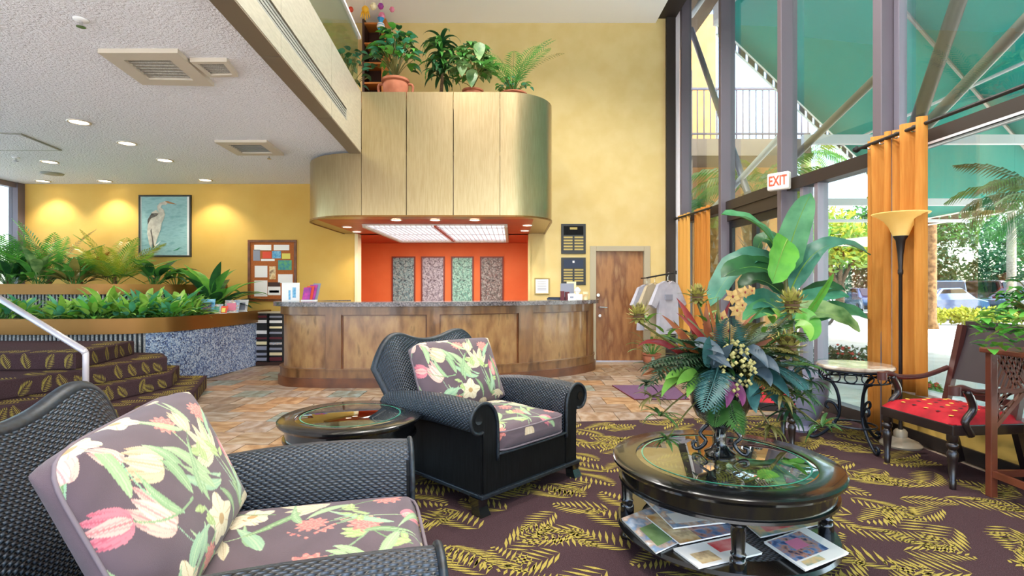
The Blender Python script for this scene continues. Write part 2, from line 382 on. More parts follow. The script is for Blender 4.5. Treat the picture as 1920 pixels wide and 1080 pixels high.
# left glazed wall and the room beyond
w = sempty('window_left', 'dark framed glass wall at the far left beside the planter, unseen bays added for daylight')
obj('post', MB().box(-9.12, -8.95, YB-.14, YB, 0, 3.27), 'dark_frame', w)
obj('post', MB().box(-9.12, -8.98, 6.0, 6.1, 0, 3.27), 'dark_frame', w)
obj('head', MB().box(-9.12, -8.98, -3, YB-.14, 3.17, 3.27), 'dark_frame', w)
obj('pane', MB().box(-9.06, -9.045, 6.1, YB-.14, .7, 3.17), 'pane_glass', w)
for ya in (3.0, 0.0, -3.0):  # bays added out of view to let daylight in from the left
    obj('post', MB().box(-9.12, -8.98, ya, ya+.1, 0, 3.27), 'dark_frame', w); obj('pane', MB().box(-9.06, -9.045, ya+.1, ya+3.0, .1, 3.17), 'pane_glass', w)
obj('sill', MB().box(-9.12, -8.98, -3, YB-.14, 0, .1), 'dark_frame', w)
struct('wall_rear_sky_block', MB().box(-9.1, 3.8, -3.15, -3.0, 4.4, 6.75), 'high_ceiling', 'unseen white wall behind the viewer, added to hold back sky light')  # added out of view to cut the sky light from behind

# mezzanine
def EX(Y): return -2.094+.075*(7.4-Y)
Z0, Z1 = 3.23, 4.07
b = MB(); b.prism([(EX(-2)-.15, -2), (EX(7.38)-.15, 7.38), (-2.25, 9.8), (-10.4, 9.8), (-10.4, -2)], 3.26, 3.34)
ceil = struct('ceiling', b, 'ceiling_white', 'white stucco ceiling under the mezzanine')
struct('floor_mezzanine', MB().prism([(EX(-2)-.06, -2), (EX(7.4)-.06, 7.45), (-2.16, 9.8), (-9.1, 9.8), (-9.1, -2)], 3.9, 4.0), 'grout', 'upper mezzanine floor behind the balcony edge')
mz = sempty('trim_mezzanine', 'beige metal balcony edge with a long air slot')
seams = [-2, 1.2, 2.75, 4.3, 5.85, 7.4]
for a, c in zip(seams[:-1], seams[1:]):
    b = MB(); b.prism([(EX(a+.004), a+.004), (EX(c-.004), c-.004), (EX(c-.004)-.04, c-.004), (EX(a+.004)-.04, a+.004)], 3.23, 3.405)
    b.prism([(EX(a+.004), a+.004), (EX(c-.004), c-.004), (EX(c-.004)-.04, c-.004), (EX(a+.004)-.04, a+.004)], 3.555, Z1)
    if c > 7: b.prism([(EX(6.56), 6.56), (EX(7.396), 7.396), (EX(7.396)-.04, 7.396), (EX(6.56)-.04, 6.56)], 3.405, 3.555)
    obj('fascia_panel', b, 'fascia', mz)
    obj('soffit_panel', MB().prism([(EX(a+.005)-.002, a+.005), (EX(c-.005)-.002, c-.005), (EX(c-.005)-.165, c-.005), (EX(a+.005)-.165, a+.005)], 3.215, 3.232), 'fascia_under', mz)
obj('fascia_core', MB().prism([(EX(-2)-.05, -2), (EX(7.4)-.05, 7.4), (EX(7.4)-.15, 7.4), (EX(-2)-.15, -2)], 3.233, 4.05), 'fascia_under', mz)
b = MB()
for k in range(4):
    z = 3.42+k*.034; b.prism([(EX(-2)-.012, -2), (EX(6.56)-.012, 6.56), (EX(6.56)-.05, 6.56), (EX(-2)-.05, -2)], z, z+.022)
obj('air_slot_grille', b, 'vent_grey', mz)
rl = thing('balcony_railing', 'clear glass balcony railing with a slim metal top rail above the ceiling edge', 'railing')
ys = [-1.5, .7, 2.9, 5.1, 7.3]
for a, c in zip(ys[:-1], ys[1:]):
    obj('glass_panel', MB().prism([(EX(a+.02)-.02, a+.02), (EX(c-.02)-.02, c-.02), (EX(c-.02)-.032, c-.02), (EX(a+.02)-.032, a+.02)], Z1+.002, 4.79), 'rail_glass', rl)
obj('top_rail', MB().bar((EX(-1.5)-.02, -1.5, 4.81), (EX(7.38)-.02, 7.38, 4.81), .05, .04), 'white_steel', rl)
# upper ceiling
struct('ceiling_upper', MB().box(-9.1, 2.64, -3, YB, 6.22, 6.4), 'high_ceiling', 'white high ceiling over the lobby')
struct('trim_ceiling', MB().box(2.64, 3.0, -3, YB, 6.3, 6.75), 'dark_bronze', 'dark beam along the top of the window wall')
struct('roof', MB().box(-9.3, 3.9, -3.0, 12.1, 6.76, 6.95), 'grout', 'flat roof slab over the lobby')
struct('wall_left_upper', MB().box(-9.12, -9.0, -3, YB, 3.4, 6.5), 'wall_yellow', 'yellow upper side wall behind the mezzanine')

# ---------------------------------------------------------------- curved metal drum over the desk
def drum_outline(off=0, n=9):
    x0, x1, y0 = -3.09-off, .60+off, 7.4-off; r1, r2 = .93, .68
    P = [(x0, 9.79)]
    P += [(x0+r1-r1*math.cos(a), y0+r1-r1*math.sin(a)) for a in [PI/2*i/n for i in range(n+1)]]
    P += [(x1-r2+r2*math.sin(a), y0+r2-r2*math.cos(a)) for a in [PI/2*i/n for i in range(n+1)]]
    P += [(x1, 9.79)]
    return P
def wall_strip(mb, pts, z0, z1, th):
    P = [Vector((x, y, 0)) for x, y in pts]; N = len(P); inn = []
    for i in range(N):
        d = (P[min(i+1, N-1)]-P[max(i-1, 0)]).normalized(); inn.append(P[i]+Vector((-d.y, d.x, 0))*th)
    rows = [[p+Vector((0, 0, z0)) for p in P], [p+Vector((0, 0, z1)) for p in P], [p+Vector((0, 0, z1)) for p in inn], [p+Vector((0, 0, z0)) for p in inn], [p+Vector((0, 0, z0)) for p in P]]
    mb.grid(rows); R = len(P)
    e = len(mb.v)-5*R
    mb.f.append((e, e+R, e+2*R, e+3*R)); mb.f.append((e+4*R-1, e+3*R-1, e+2*R-1, e+R-1)); return mb
def clip_path(P, xa, xb):
    out = []
    for (x0, y0), (x1, y1) in zip(P[:-1], P[1:]):
        for s in range(1): pass
    return out
dr = thing('metal_canopy', 'brushed champagne metal canopy with rounded ends above the reception desk', 'canopy')
P = drum_outline(); L = [p for p in P if p[0] < -2.1]+[(-2.094, 7.4)]; Rr = [(-.163, 7.4)]+[p for p in P if p[0] > -.11]
ZB, ZT = 2.35, 4.07
obj('curved_panel', wall_strip(MB(), L, ZB, 3.225, .04), 'drum_metal', dr, smooth=True, smooth_angle=40)
obj('curved_panel', wall_strip(MB(), Rr, ZB, ZT, .04), 'drum_metal', dr, smooth=True, smooth_angle=40)
xs = [-2.094, -1.465, -.814, -.163]
for a, c in zip(xs[:-1], xs[1:]): obj('flat_panel', MB().box(a+.006, c-.006, 7.4, 7.44, ZB, ZT), 'drum_metal', dr)
inner = drum_outline(-.045)
obj('core', MB().prism([p for p in inner if p[0] > -2.05 or True], 2.37, 3.2), 'fascia_under', dr)
obj('top_ledge', MB().prism([(-2.1, 7.45)]+[p for p in inner if p[0] > -.2]+[(-2.1, 9.79)], 3.85, 3.98), 'drum_metal', dr)
obj('underside', MB().prism(drum_outline(-.004), ZB-.003, ZB+.012), 'soffit_metal', dr)
obj('bottom_edge', wall_strip(MB(), drum_outline(.008), ZB-.012, ZB+.012, .03), 'rim_bronze', dr)
# downlights
def make_downlight(r=.075):
    t = thing('downlight', 'x', 'light')
    obj('trim_ring', MB().lathe([(r*1.22, 0), (r*1.25, -.008), (r, -.010), (r*.98, -.002), (r*.98, .0)], n=24, caps=False), 'lamp_trim', t, smooth=True)
    obj('lamp_face', MB().lathe([(r*.985, -.005), (r*.985, -.001)], n=20), 'lamp_emit', t)
    return t
dl0 = make_downlight(); used = [False]
def downlight(x, y, z, label, group, W, col=(1, .88, .68), spread=1.9, sc=1.):
    t = dl0 if not used[0] else dup(dl0); used[0] = True
    t.location = (x, y, z); t['label'] = label; t['group'] = group; t.scale = (sc, sc, sc)
    d = bpy.data.lights.new('downlight_lamp', 'SPOT'); d.energy = W; d.color = col; d.spot_size = spread; d.spot_blend = .6; d.shadow_soft_size = .06
    o = bpy.data.objects.new('downlight_lamp', d); COL.objects.link(o); o.parent = t; o.location = (0, 0, -.03)
    return t
ZC = 3.26
def ceil_at(u, v, z): Y = (z-EYE)*1000/(540-v); return (u-960)/1000*Y, Y
for (u, v), lb in zip([(148, 228), (238, 268), (309, 300), (93, 303), (385, 337), (197, 339), (85, 340)],
                      ['nearest round downlight in the white ceiling, below the big beige vent', 'round downlight second in the diagonal row on the white ceiling', 'round downlight third in the diagonal row on the white ceiling',
                       'round downlight beside the flat grey ceiling panel', 'round downlight near the yellow wall, right of the heron painting', 'round downlight near the yellow wall, left of the heron painting', 'round downlight near the yellow wall above the palms at far left']):
    x, y = ceil_at(u, v, ZC); y = min(y, 9.5)
    downlight(x, y, ZC, lb, 'downlights in the white ceiling', DOWNLIGHT_W*(1.2 if y > 9 else 1), sc=1.25)
for (u, v), lb in zip([(743, 412), (816, 412), (890, 412), (651, 425), (669, 434), (989, 422), (984, 432)],
                      ['left of three round downlights along the canopy front edge', 'middle of three round downlights along the canopy front edge', 'right of three round downlights along the canopy front edge',
                       'round downlight in the left curved end of the metal canopy', 'round downlight by the left cream alcove trim', 'round downlight in the right curved end of the metal canopy', 'round downlight by the right edge of the orange alcove']):
    x, y = ceil_at(u, v, 2.345); y = min(y, 9.55)
    downlight(x, y, 2.343, lb, 'downlights under the metal canopy', 7, sc=.95)
hx = [(.6, 1.2), (.6, 4.2), (.6, 7.2), (-1.0, 2.8), (-1.0, 5.8), (2.0, 2.8), (2.0, 5.8), (2., -.8), (-.8, -.8), (-4.2, 5.2), (-4.2, 8.4)]  # last two are unseen, added to brighten the mezzanine
for i, (x, y) in enumerate(hx):
    downlight(x, y, 6.219, 'unseen large round downlight in the high white ceiling', 'downlights in the high ceiling', HIGH_W, (1, .96, .9), 2.6, 1.6)
# fluorescent ceiling fixture in the alcove
fx = thing('ceiling_light_panel', 'long white fluorescent ceiling panel with louvres in the orange alcove', 'light')
FX0, FX1, FY0, FY1, FZ = -2.28, -.12, 8.3, 11.0, 2.34
obj('frame', MB().box(FX0-.05, FX0, FY0, FY1, FZ-.05, FZ).box(FX1, FX1+.05, FY0, FY1, FZ-.05, FZ).box(FX0-.05, FX1+.05, FY0-.03, FY0, FZ-.02, FZ).box(FX0-.05, FX1+.05, FY1, FY1+.05, FZ-.05, FZ), 'vent_beige', fx)
xm = (FX0+FX1)/2
obj('divider', MB().box(xm-.02, xm+.02, FY0, FY1, FZ-.04, FZ), 'soffit_orange', fx)
for a, c in ((FX0, xm-.02), (xm+.02, FX1)):
    obj('diffuser', MB().box(a+.005, c-.005, FY0+.005, FY1-.005, FZ-.012, FZ-.004), 'diffuser', fx)
    b = MB()
    for k in range(13): x = a+.04+(c-a-.08)*k/12; b.box(x-.004, x+.004, FY0, FY1, FZ-.034, FZ-.012)
    for k in range(3): y = FY0+.3+(FY1-FY0-.6)*k/2; b.box(a, c, y-.006, y+.006, FZ-.034, FZ-.012)
    obj('louvre', b, 'white_plastic', fx)
d = bpy.data.lights.new('panel_lamp', 'AREA'); d.shape = 'RECTANGLE'; d.size = 2.1; d.size_y = 2.6; d.energy = 85; d.color = (1, .95, .9)
o = bpy.data.objects.new('panel_lamp', d); COL.objects.link(o); o.parent = fx; o.location = (xm, (FY0+FY1)/2, FZ-.06)
# ceiling vents
def vent(u0, v0, u1, v1, u2, v2, u3, v3, label, m1='vent_beige', m2='vent_grille', inset=.2, solid=False, name='ceiling_vent'):
    q = [Vector((*ceil_at(u, v, ZC), ZC)) for u, v in ((u0, v0), (u1, v1), (u2, v2), (u3, v3))]
    c = sum(q, Vector())/4; t = thing(name, label, 'vent', (c.x, c.y, ZC)); q = [p-c for p in q]
    if solid:
        obj('panel', MB().prism([(p.x, p.y) for p in q], -.012, 0), m1, t); obj('recessed_face', MB().prism([(p.x*.93, p.y*.93) for p in q], -.016, -.012), m2, t); return
    k = 1-2*inset
    for i in range(4):
        a, b_ = q[i], q[(i+1) % 4]
        obj('frame_side', MB().prism([(a.x, a.y), (b_.x, b_.y), (b_.x*k, b_.y*k), (a.x*k, a.y*k)], -.035, 0), m1, t)
    g = obj('grille', MB().prism([(p.x*k, p.y*k) for p in q], -.012, 0), m2, t)
    bl = MB()
    for i in range(7):
        f = (i+.5)/7; a = q[0].lerp(q[3], f)*k; b2 = q[1].lerp(q[2], f)*k
        bl.bar((a.x, a.y, -.018), (b2.x, b2.y, -.018), .012, .01)
    obj('slat', bl, m2, g)
vent(183, 91, 333, 91, 402, 155, 267, 152, 'large beige framed ceiling vent, nearest to the viewer')
vent(356, 108, 425, 108, 447, 137, 392, 138, 'small beige ceiling vent beside the large one', inset=.14)
vent(402, 262, 500, 262, 533, 287, 445, 287, 'beige ceiling vent near the metal canopy', m2='vent_grey', inset=.18)
vent(-60, 246, 40, 250, 116, 281, 0, 281, 'flat grey ceiling panel at the left edge', 'vent_grey', 'ceiling_white', solid=True, name='ceiling_panel')
for (u, v), lb in (((152, 36), 'small white sprinkler head in the ceiling above the large vent'), ((30, 295), 'small white sprinkler head near the grey ceiling panel'), ((505, 291), 'small white sprinkler head beside the vent near the canopy')):
    x, y = ceil_at(u, v, ZC); t = thing('sprinkler_head', lb, 'sprinkler', (x, y, ZC), group='ceiling sprinklers')
    obj('escutcheon', MB().lathe([(.05, 0), (.045, -.012), (.02, -.016)], n=16), 'white_plastic', t, smooth=True)
    obj('nozzle', MB().lathe([(.012, -.014), (.012, -.045), (.03, -.05), (.03, -.056)], n=12), 'chrome', t)
x, y = ceil_at(98, 325, ZC); t = thing('ceiling_speaker', 'small flat oval speaker cover in the ceiling near the left windows', 'speaker', (x, y, ZC))
obj('cover', MB().lathe([(.16, 0), (.15, -.015), (.05, -.018)], n=20), 'vent_grey', t, smooth=True)

# ---------------------------------------------------------------- window wall on the right
FAR = [(3.50, 5.02), (3.36, 6.55), (3.28, 8.22), (3.14, 9.74)]
def post(xc, y, w=.2, dpt=.085, z0=0, z1=6.75, label=None, nm='trim_post', m='dark_frame'):
    o = struct(nm, MB().box(xc-w/2, xc+w/2, y-dpt/2, y+dpt/2, z0, z1), m, label, bevel=.006)
    return o
post(3.52, 5.0, .2, .12, label='thick grey window post behind the large orange curtain')
obj('inner_fin', MB().box(3.53, 3.6, 4.86, 4.93, 2.6, 6.75), 'lavender_metal', bpy.data.objects['trim_post'])
post(3.38, 6.55, .2, .1, label='grey window post beside the exit sign')
post(3.31, 8.22, .22, .1, label='grey window post left of the entrance doors')
post(3.16, 9.7, .18, .1, label='grey window post nearest the yellow back wall')
struct('trim_corner', MB().box(2.82, 2.99, YB-.06, YB+.2, 0, 6.75), 'dark_bronze', 'dark bronze corner post at the end of the yellow wall')
struct('trim_reveal', MB().box(2.99, 3.08, YB-.02, YB+.2, 0, 6.6), 'high_ceiling', 'thin white reveal strip beside the corner post')
def seg_glass(w, p, q, z0, z1, th=.012, m='pane_glass'):
    p, q = Vector((*p, 0)), Vector((*q, 0)); n = Vector((-(q-p).y, (q-p).x, 0)).normalized()*th/2
    return obj('pane', MB().prism([tuple((p+n)[:2]), tuple((q+n)[:2]), tuple((q-n)[:2]), tuple((p-n)[:2])], z0, z1), m, w)
HZ0, HZ1 = 2.53, 2.67
xg = lambda y: np.interp(y, [5.02, 6.55, 8.22, 9.74], [3.58, 3.42, 3.35, 3.2])
wins = [('window_1', 5.06, 6.50, 'tall glass bay right of the exit sign with the fixed side panel'), ('window_2', 6.60, 8.17, 'tall glass bay above the entrance doors'), ('window_3', 8.27, 9.65, 'tall narrow glass bay by the yellow back wall')]
for nm, a, c, lb in wins:
    w = sempty(nm, lb)
    seg_glass(w, (xg(a), a), (xg(c), c), HZ1, 6.7)
    obj('header', MB().bar((xg(a), a, (HZ0+HZ1)/2), (xg(c), c, (HZ0+HZ1)/2), .16, HZ1-HZ0), 'dark_bronze', w)
    if nm != 'window_2':
        seg_glass(w, (xg(a), a), (xg(c), c), .12, HZ0)
        obj('sill', MB().bar((xg(a), a, .06), (xg(c), c, .06), .14, .12), 'dark_bronze', w)
    if nm == 'window_1':
        for y in (6.0, 6.25): obj('mullion', MB().bar((xg(y), y, .12), (xg(y), y, HZ0), .12, .07, up=(0, 1, 0)), 'lavender_metal', w)
    top = obj('top_member', MB().bar((xg(a), a, 6.72), (xg(c), c, 6.72), .14, .1), 'dark_bronze', w)
# entrance doors
dw = sempty('door_1', 'double glass entrance doors in dark metal frames')
def door_leaf(a, c):
    za, zb = .03, 2.36
    lf = obj('door_leaf', MB().bar((xg(a), a, za), (xg(a), a, zb), .05, .1, up=(0, 1, 0)).bar((xg(c), c, za), (xg(c), c, zb), .05, .1, up=(0, 1, 0)).bar((xg(a), a, zb-.05), (xg(c), c, zb-.05), .05, .1).bar((xg(a), a, .12), (xg(c), c, .12), .05, .2), 'window_black', dw)
    g = seg_glass(dw, (xg(a+.05), a+.05), (xg(c-.05), c-.05), .22, zb-.1); g.parent = lf
    m = (a+.12) if a > 7.3 else (c-.12)
    obj('push_handle', MB().tube([(xg(m)-.05, m, .95), (xg(m)-.07, m, 1.0), (xg(m)-.07, m, 1.25), (xg(m)-.05, m, 1.3)], .012, 6), 'chrome', lf)
door_leaf(6.64, 7.38); door_leaf(7.42, 8.12)
obj('door_frame_head', MB().bar((xg(6.6), 6.6, 2.45), (xg(8.17), 8.17, 2.45), .12, .16), 'dark_bronze', dw)
# near bay
XN = lambda y: 3.53+.03*(4.94-y)
w = sempty('window_4', 'wide glass bay at the right edge above the low yellow wall')
seg_glass(w, (XN(4.92)+.05, 4.92), (XN(1.2)+.05, 1.2), .45, 2.56); seg_glass(w, (XN(4.92)+.05, 4.92), (XN(1.2)+.05, 1.2), 2.7, 6.7)
seg_glass(w, (XN(1.1)+.05, 1.1), (XN(-3)+.05, -3), .45, 6.7)
obj('header', MB().bar((XN(4.92)+.05, 4.92, 2.63), (XN(-3)+.05, -3, 2.63), .12, .13), 'steel_dark', w)
obj('header_edge', MB().bar((XN(4.92)-.0, 4.92, 2.575), (XN(-3)-.0, -3, 2.575), .03, .02), 'white_steel', w)
obj('sill', MB().bar((XN(4.92)+.03, 4.92, .44), (XN(-3)+.03, -3, .44), .18, .035), 'white_steel', w)
obj('mullion', MB().box(XN(1.15)-.02, XN(1.15)+.12, 1.1, 1.2, .45, 6.7), 'dark_frame', w)
b = MB().prism([(XN(4.94), 4.94), (XN(-3), -3), (XN(-3)+.14, -3), (XN(4.94)+.14, 4.94)], 0, .425)
struct('wall_right', b, 'wall_warm_tint', 'low ochre wall under the right window')
struct('baseboard_right', MB().prism([(XN(4.94)-.02, 4.94), (XN(-3)-.02, -3), (XN(-3)-.001, -3), (XN(4.94)-.001, 4.94)], 0.0, .105), 'dark_bronze', 'dark brown baseboard under the right window')
# diagonal steel bracing just outside the glass
def brace(u0, v0, Y0, u1, v1, Y1, r, label, m='steel_tube'):
    a, c = at(u0, v0, Y0), at(u1, v1, Y1); o = obj('steel_brace', MB().tube([a, c], r, 12), m, smooth=True, smooth_angle=40)
    tag(o, label, 'brace', 'diagonal steel braces behind the glass')
def on_wall(u, off=.17):   # depth where the sight line meets the glazing offset outward
    best = None
    for i in range(2000):
        y = 2+i*.004; x = (XN(y)+.05 if y < 4.95 else float(xg(y)))+off
        if x/y <= (u-960)/1000: return y
    return 10
for (u0, v0, u1, v1, r, lb, m) in [
    (1712, 250, 1812, -40, .062, 'thick dark steel brace rising steeply behind the top of the large orange curtain', 'steel_dark'),
    (1728, 245, 1960, 0, .05, 'steel brace slanting up to the right edge in front of the teal canopy', 'steel_tube'),
    (1492, 292, 1652, 137, .045, 'thin steel brace between the exit sign post and the thick post', 'steel_tube'),
    (1296, 55, 1402, 362, .05, 'long steel brace falling from the far top corner toward the door header', 'lavender_metal'),
    (1318, 412, 1468, 250, .045, 'steel brace rising from the far curtains toward the exit sign post', 'white_steel'),
    (1296, 30, 1330, -20, .045, 'short white steel brace in the top far corner of the glass wall', 'white_steel')]:
    brace(u0, v0, on_wall(u0), u1, v1, on_wall(u1), r, lb, m)
# ---------------------------------------------------------------- more materials
mat('black_lacquer', '#0e0e10', .22, coat=.6); mat('black_side', '#09090a', .55, spec=.12, c2='#141517', nscale=40, nstretch=(3, 3, .2))
weave_mat('wicker', '#040506', '#3f4b5a', .015, .0105); weave_mat('wicker_fine', '#060607', '#2e2f33', .010, .007); weave_mat('cane', '#0a0a0b', '#6f7378', .014, .014)
mat('braid', '#1c2732', .45, c2='#0a0e13', nscale=70)
vcol_mat('floral')
mat('piping', '#6f6268', .8)
glass_mat('table_glass', '#a8c8b8', 5.0, refl=1.5); mat('glass_edge', '#3f9a80', .1, coat=.5)
mat('mag_a', '#c9d3df', .3, c2=['#7f9fc0', '#d9b79a', '#eef1f4'], nscale=5, coords='Generated'); mat('paper', '#f0ede6', .6); mat('mag_b', '#35507c', .3, c2=['#6f8fb8', '#c98f78', '#28355a'], nscale=6, coords='Generated')
mat('mag_red', '#d8303c', .3, c2='#f4b0a8', nscale=9); mat('mag_teal', '#3f9aa8', .3, c2=['#e8c58a', '#7fc8d0'], nscale=7); mat('mag_gold', '#c58a3c', .3, c2=['#e8d0a0', '#7a4a28'], nscale=8); mat('mag_green', '#4f7a3c', .3, c2='#9ab87a', nscale=8)
mat('red_seat', '#86161f', .7, c2=['#a01824', '#ac242e'], nscale=7, spec=.2); mat('seat_motif', '#e0b04a', .7); mat('seat_motif_dark', '#3a1418', .7)
mat('chair_wood', '#1c1214', .3, coat=.4); mat('chair_wood_red', '#4a2420', .35, coat=.3); mat('chair_leather', '#33262b', .45)
mat('stand_wood', '#5a2a1c', .35, c2='#6e3826', nscale=6, coat=.3)
mat('iron', '#1d2430', .4, metal=.6); mat('marble', '#b9aa98', .15, c2=['#8f7f70', '#d8ccbc'], nscale=5, coat=.4)
mat('lamp_glass', '#f0d690', .4, c2='#e6c778', nscale=3, trans=.4, emit='#f2d080', estr=.25); mat('lamp_pole', '#332c2a', .35, metal=.5); mat('lamp_base', '#a99b88', .4, metal=.3)
mat('curtain_orange', '#d08e3c', .8, c2='#c67f2e', nscale=60, nstretch=(1, 1, .06), trans=.28); mat('curtain_deep', '#c9621c', .8, trans=.2); mat('curtain_light', '#e8b45c', .8, trans=.3)
mat('terracotta', '#a9664a', .8, c2='#96573d', nscale=8); mat('pot_grey', '#8d8ba0', .35, coat=.4); mat('soil', '#2b2019', .95); mat('bark', '#6f553c', .9, c2='#463423', nscale=20)
LEAF = {}
for nm, c, c2 in [('leaf_mid', '#3f7d38', '#56963f'), ('leaf_dark', '#1f4a2c', '#2d5f35'), ('leaf_blue', '#2f6a58', '#4a8672'), ('leaf_lime', '#6f9c3a', '#86ac48'), ('leaf_yellow', '#a9b23c', '#8a9a30'), ('leaf_bright', '#4f9a3c', '#6fb848'),
                  ('leaf_teal', '#3f8c6c', '#5aa888'), ('leaf_olive', '#6a6a34', '#8a7f46'), ('leaf_var', '#8fae72', '#3d6a3a'), ('leaf_pothos', '#7fb24a', '#9cc860'), ('leaf_banana', '#3b7a4c', '#5b9a6a'), ('leaf_bluegrey', '#5a7078', '#3e5560')]:
    mat(nm, c, .38, c2=c2, nscale=6, trans=.28, spec=.5)
for nm, c, c2 in [('arr_green', '#2f5226', '#41682e'), ('arr_dark', '#1c3622', '#2a482c'), ('arr_olive', '#4c4a22', '#66602e'), ('arr_blue', '#274c4c', '#3a6462'), ('arr_grey', '#3a4a54', '#505e66'), ('arr_lime', '#54802e', '#6c963a')]:
    mat(nm, c, .4, c2=c2, nscale=14, trans=.12, spec=.4)
mat('red_leaf', '#6f1218', .45, c2='#8f2a24', nscale=9, trans=.2); mat('rust_leaf', '#a8602c', .5, c2='#7f3f1e', nscale=9, trans=.2); mat('orchid', '#c0a05c', .5, c2='#a87c42', nscale=12, trans=.25); mat('protea', '#7f8038', .6, c2=['#a39a4c', '#5a4a28'], nscale=25); mat('protea_core', '#5a3a1c', .7)
mat('magenta_leaf', '#6f2c5c', .5, trans=.2); mat('cream_bloom', '#928a4e', .6, c2='#b0a468', nscale=40)
mat('shirt', '#b9b9c6', .85, c2='#a8a8b8', nscale=6); mat('shirt_tan', '#b8aa90', .85)
mat('frame_wood', '#7a4522', .4, c2='#5a2f14', nscale=10); mat('frame_dark', '#2e2a22', .4); mat('cork', '#b5672f', .9, c2='#9c5526', nscale=60); mat('canvas_blue', '#86b0b4', .7, c2=['#94bcc0', '#7aa6ac'], nscale=5, nstretch=(1, 1, 3))
mat('heron_white', '#d9d3c6', .7, c2='#b8b0a4', nscale=14); mat('heron_grey', '#6f675e', .7, c2='#3e3833', nscale=18); mat('bill', '#a8764a', .7); mat('paper_white', '#eceaea', .7); mat('print_grey', '#8b8fa0', .7); mat('print_blue', '#3f8fc4', .6, c2='#8fc4e0', nscale=30); mat('print_red', '#d8482c', .6); mat('print_yellow', '#d8cc5a', .6); mat('print_teal', '#2f7f94', .6, c2='#5fa86a', nscale=25)
mat('plaque', '#1d1c1e', .35); mat('plaque_gold', '#a08a52', .35, metal=.7); mat('mosaic_a', '#6f8f94', .5, c2=['#a8b8b4', '#2f4048', '#8fb0b0'], nscale=38, voro=True, ncontrast=(.15, .85)); mat('mosaic_b', '#9a8f98', .5, c2=['#c0b8bc', '#5a4a52', '#a8a0a8'], nscale=38, voro=True, ncontrast=(.15, .85)); mat('mosaic_c', '#6fa894', .5, c2=['#a8d0bc', '#3a5a50', '#8fc0ac'], nscale=38, voro=True, ncontrast=(.15, .85)); mat('mosaic_d', '#6a6660', .5, c2=['#a8a098', '#3a302c', '#8a7068'], nscale=38, voro=True, ncontrast=(.15, .85))
mat('mosaic_frame', '#7a2c18', .5); mat('mat_purple', '#5a3a58', .95, c2='#6a4868', nscale=80); mat('rail_paint', '#cfc9d2', .35, metal=.3)
mat('magenta', '#c43a9a', .5, c2='#7a2c8a', nscale=14); mat('dark_red', '#5a1420', .5); mat('navy', '#1c2a44', .5); mat('pink', '#d87a98', .5); mat('sky_blue', '#3a9ad0', .5); mat('hot_yellow', '#f0b428', .5); mat('shelf_dark', '#3a1f14', .5); mat('shelf_orange', '#b8702c', .5)
mat('exit_white', '#e6e2da', .5); mat('exit_red', '#e8442c', .5, emit='#ff3a20', estr=.8)

# ---------------------------------------------------------------- reception desk
def smooth2(P, n=10): return [(p.x, p.y) for p in crom([(x, y, 0) for x, y in P], n)]
def offset(P, d):
    V = [Vector((x, y, 0)) for x, y in P]; N = len(V); out = []
    for i in range(N):
        t = (V[min(i+1, N-1)]-V[max(i-1, 0)]).normalized(); q = V[i]-Vector((-t.y, t.x, 0))*d; out.append((q.x, q.y))
    return out
CF = smooth2(COUNTER_FRONT, 10)
def uof(p): return 960+1000*p[0]/p[1]
def seg(P, u0, u1, flip=None):
    """part of the path between image columns; only along the forward-going run"""
    i0 = min(range(12, len(P)), key=lambda i: abs(uof(P[i])-u0)); i1 = min(range(12, len(P)), key=lambda i: abs(uof(P[i])-u1))
    return P[i0:i1+1]
dk = thing('reception_desk', 'curved brown wood reception desk with recessed panels and a dark granite top', 'desk')
obj('body', wall_strip(MB(), offset(CF, -.05), .02, 1.1, .08), 'counter_base', dk, smooth=True, smooth_angle=40)
obj('plinth', wall_strip(MB(), offset(CF, .05), 0, .125, .1), 'counter_base', dk, smooth=True, smooth_angle=40)
obj('bottom_rail', wall_strip(MB(), offset(CF, .022), .125, .235, .075), 'counter_rail', dk, smooth=True, smooth_angle=40)
obj('base_bead', wall_strip(MB(), offset(CF, .034), .235, .252, .08), 'counter_rail', dk, smooth=True, smooth_angle=40)
obj('top_rail', wall_strip(MB(), offset(CF, .015), .985, 1.1, .07), 'counter_rail', dk, smooth=True, smooth_angle=40)
for a, c in ((618, 642), (799, 826), (973, 998)): obj('stile', wall_strip(MB(), offset(seg(CF, a, c), .014), .25, .985, .06), 'counter_rail', dk)
obj('stile', wall_strip(MB(), offset(CF[-14:], .014), .25, .985, .06), 'counter_rail', dk)
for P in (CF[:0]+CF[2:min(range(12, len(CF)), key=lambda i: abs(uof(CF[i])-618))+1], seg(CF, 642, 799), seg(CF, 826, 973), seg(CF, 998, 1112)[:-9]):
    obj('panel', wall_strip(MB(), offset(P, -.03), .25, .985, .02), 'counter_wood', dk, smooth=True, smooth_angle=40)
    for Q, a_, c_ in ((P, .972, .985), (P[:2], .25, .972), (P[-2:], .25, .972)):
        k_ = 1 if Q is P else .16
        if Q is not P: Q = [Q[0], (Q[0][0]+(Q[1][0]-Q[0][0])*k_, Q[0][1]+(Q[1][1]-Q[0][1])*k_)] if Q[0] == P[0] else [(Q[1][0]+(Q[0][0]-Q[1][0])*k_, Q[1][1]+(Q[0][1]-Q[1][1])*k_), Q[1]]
        obj('panel_shadow_line', wall_strip(MB(), offset(Q, -.018), a_, c_, .03), 'counter_base', dk)  # dark strips put the recess shadow lines along the panel edges into colour
top = offset(CF, .11); top = [(top[0][0]-.04, top[0][1])]+top
obj('granite_top', MB().prism(top+[(1.47, 9.3), (.9, 9.3)]+[(x, y) for x, y in reversed(offset(CF, -.5)[6:-8])]+[(-2.6, 8.6)], 1.1, 1.158), 'granite', dk, bevel=.008)
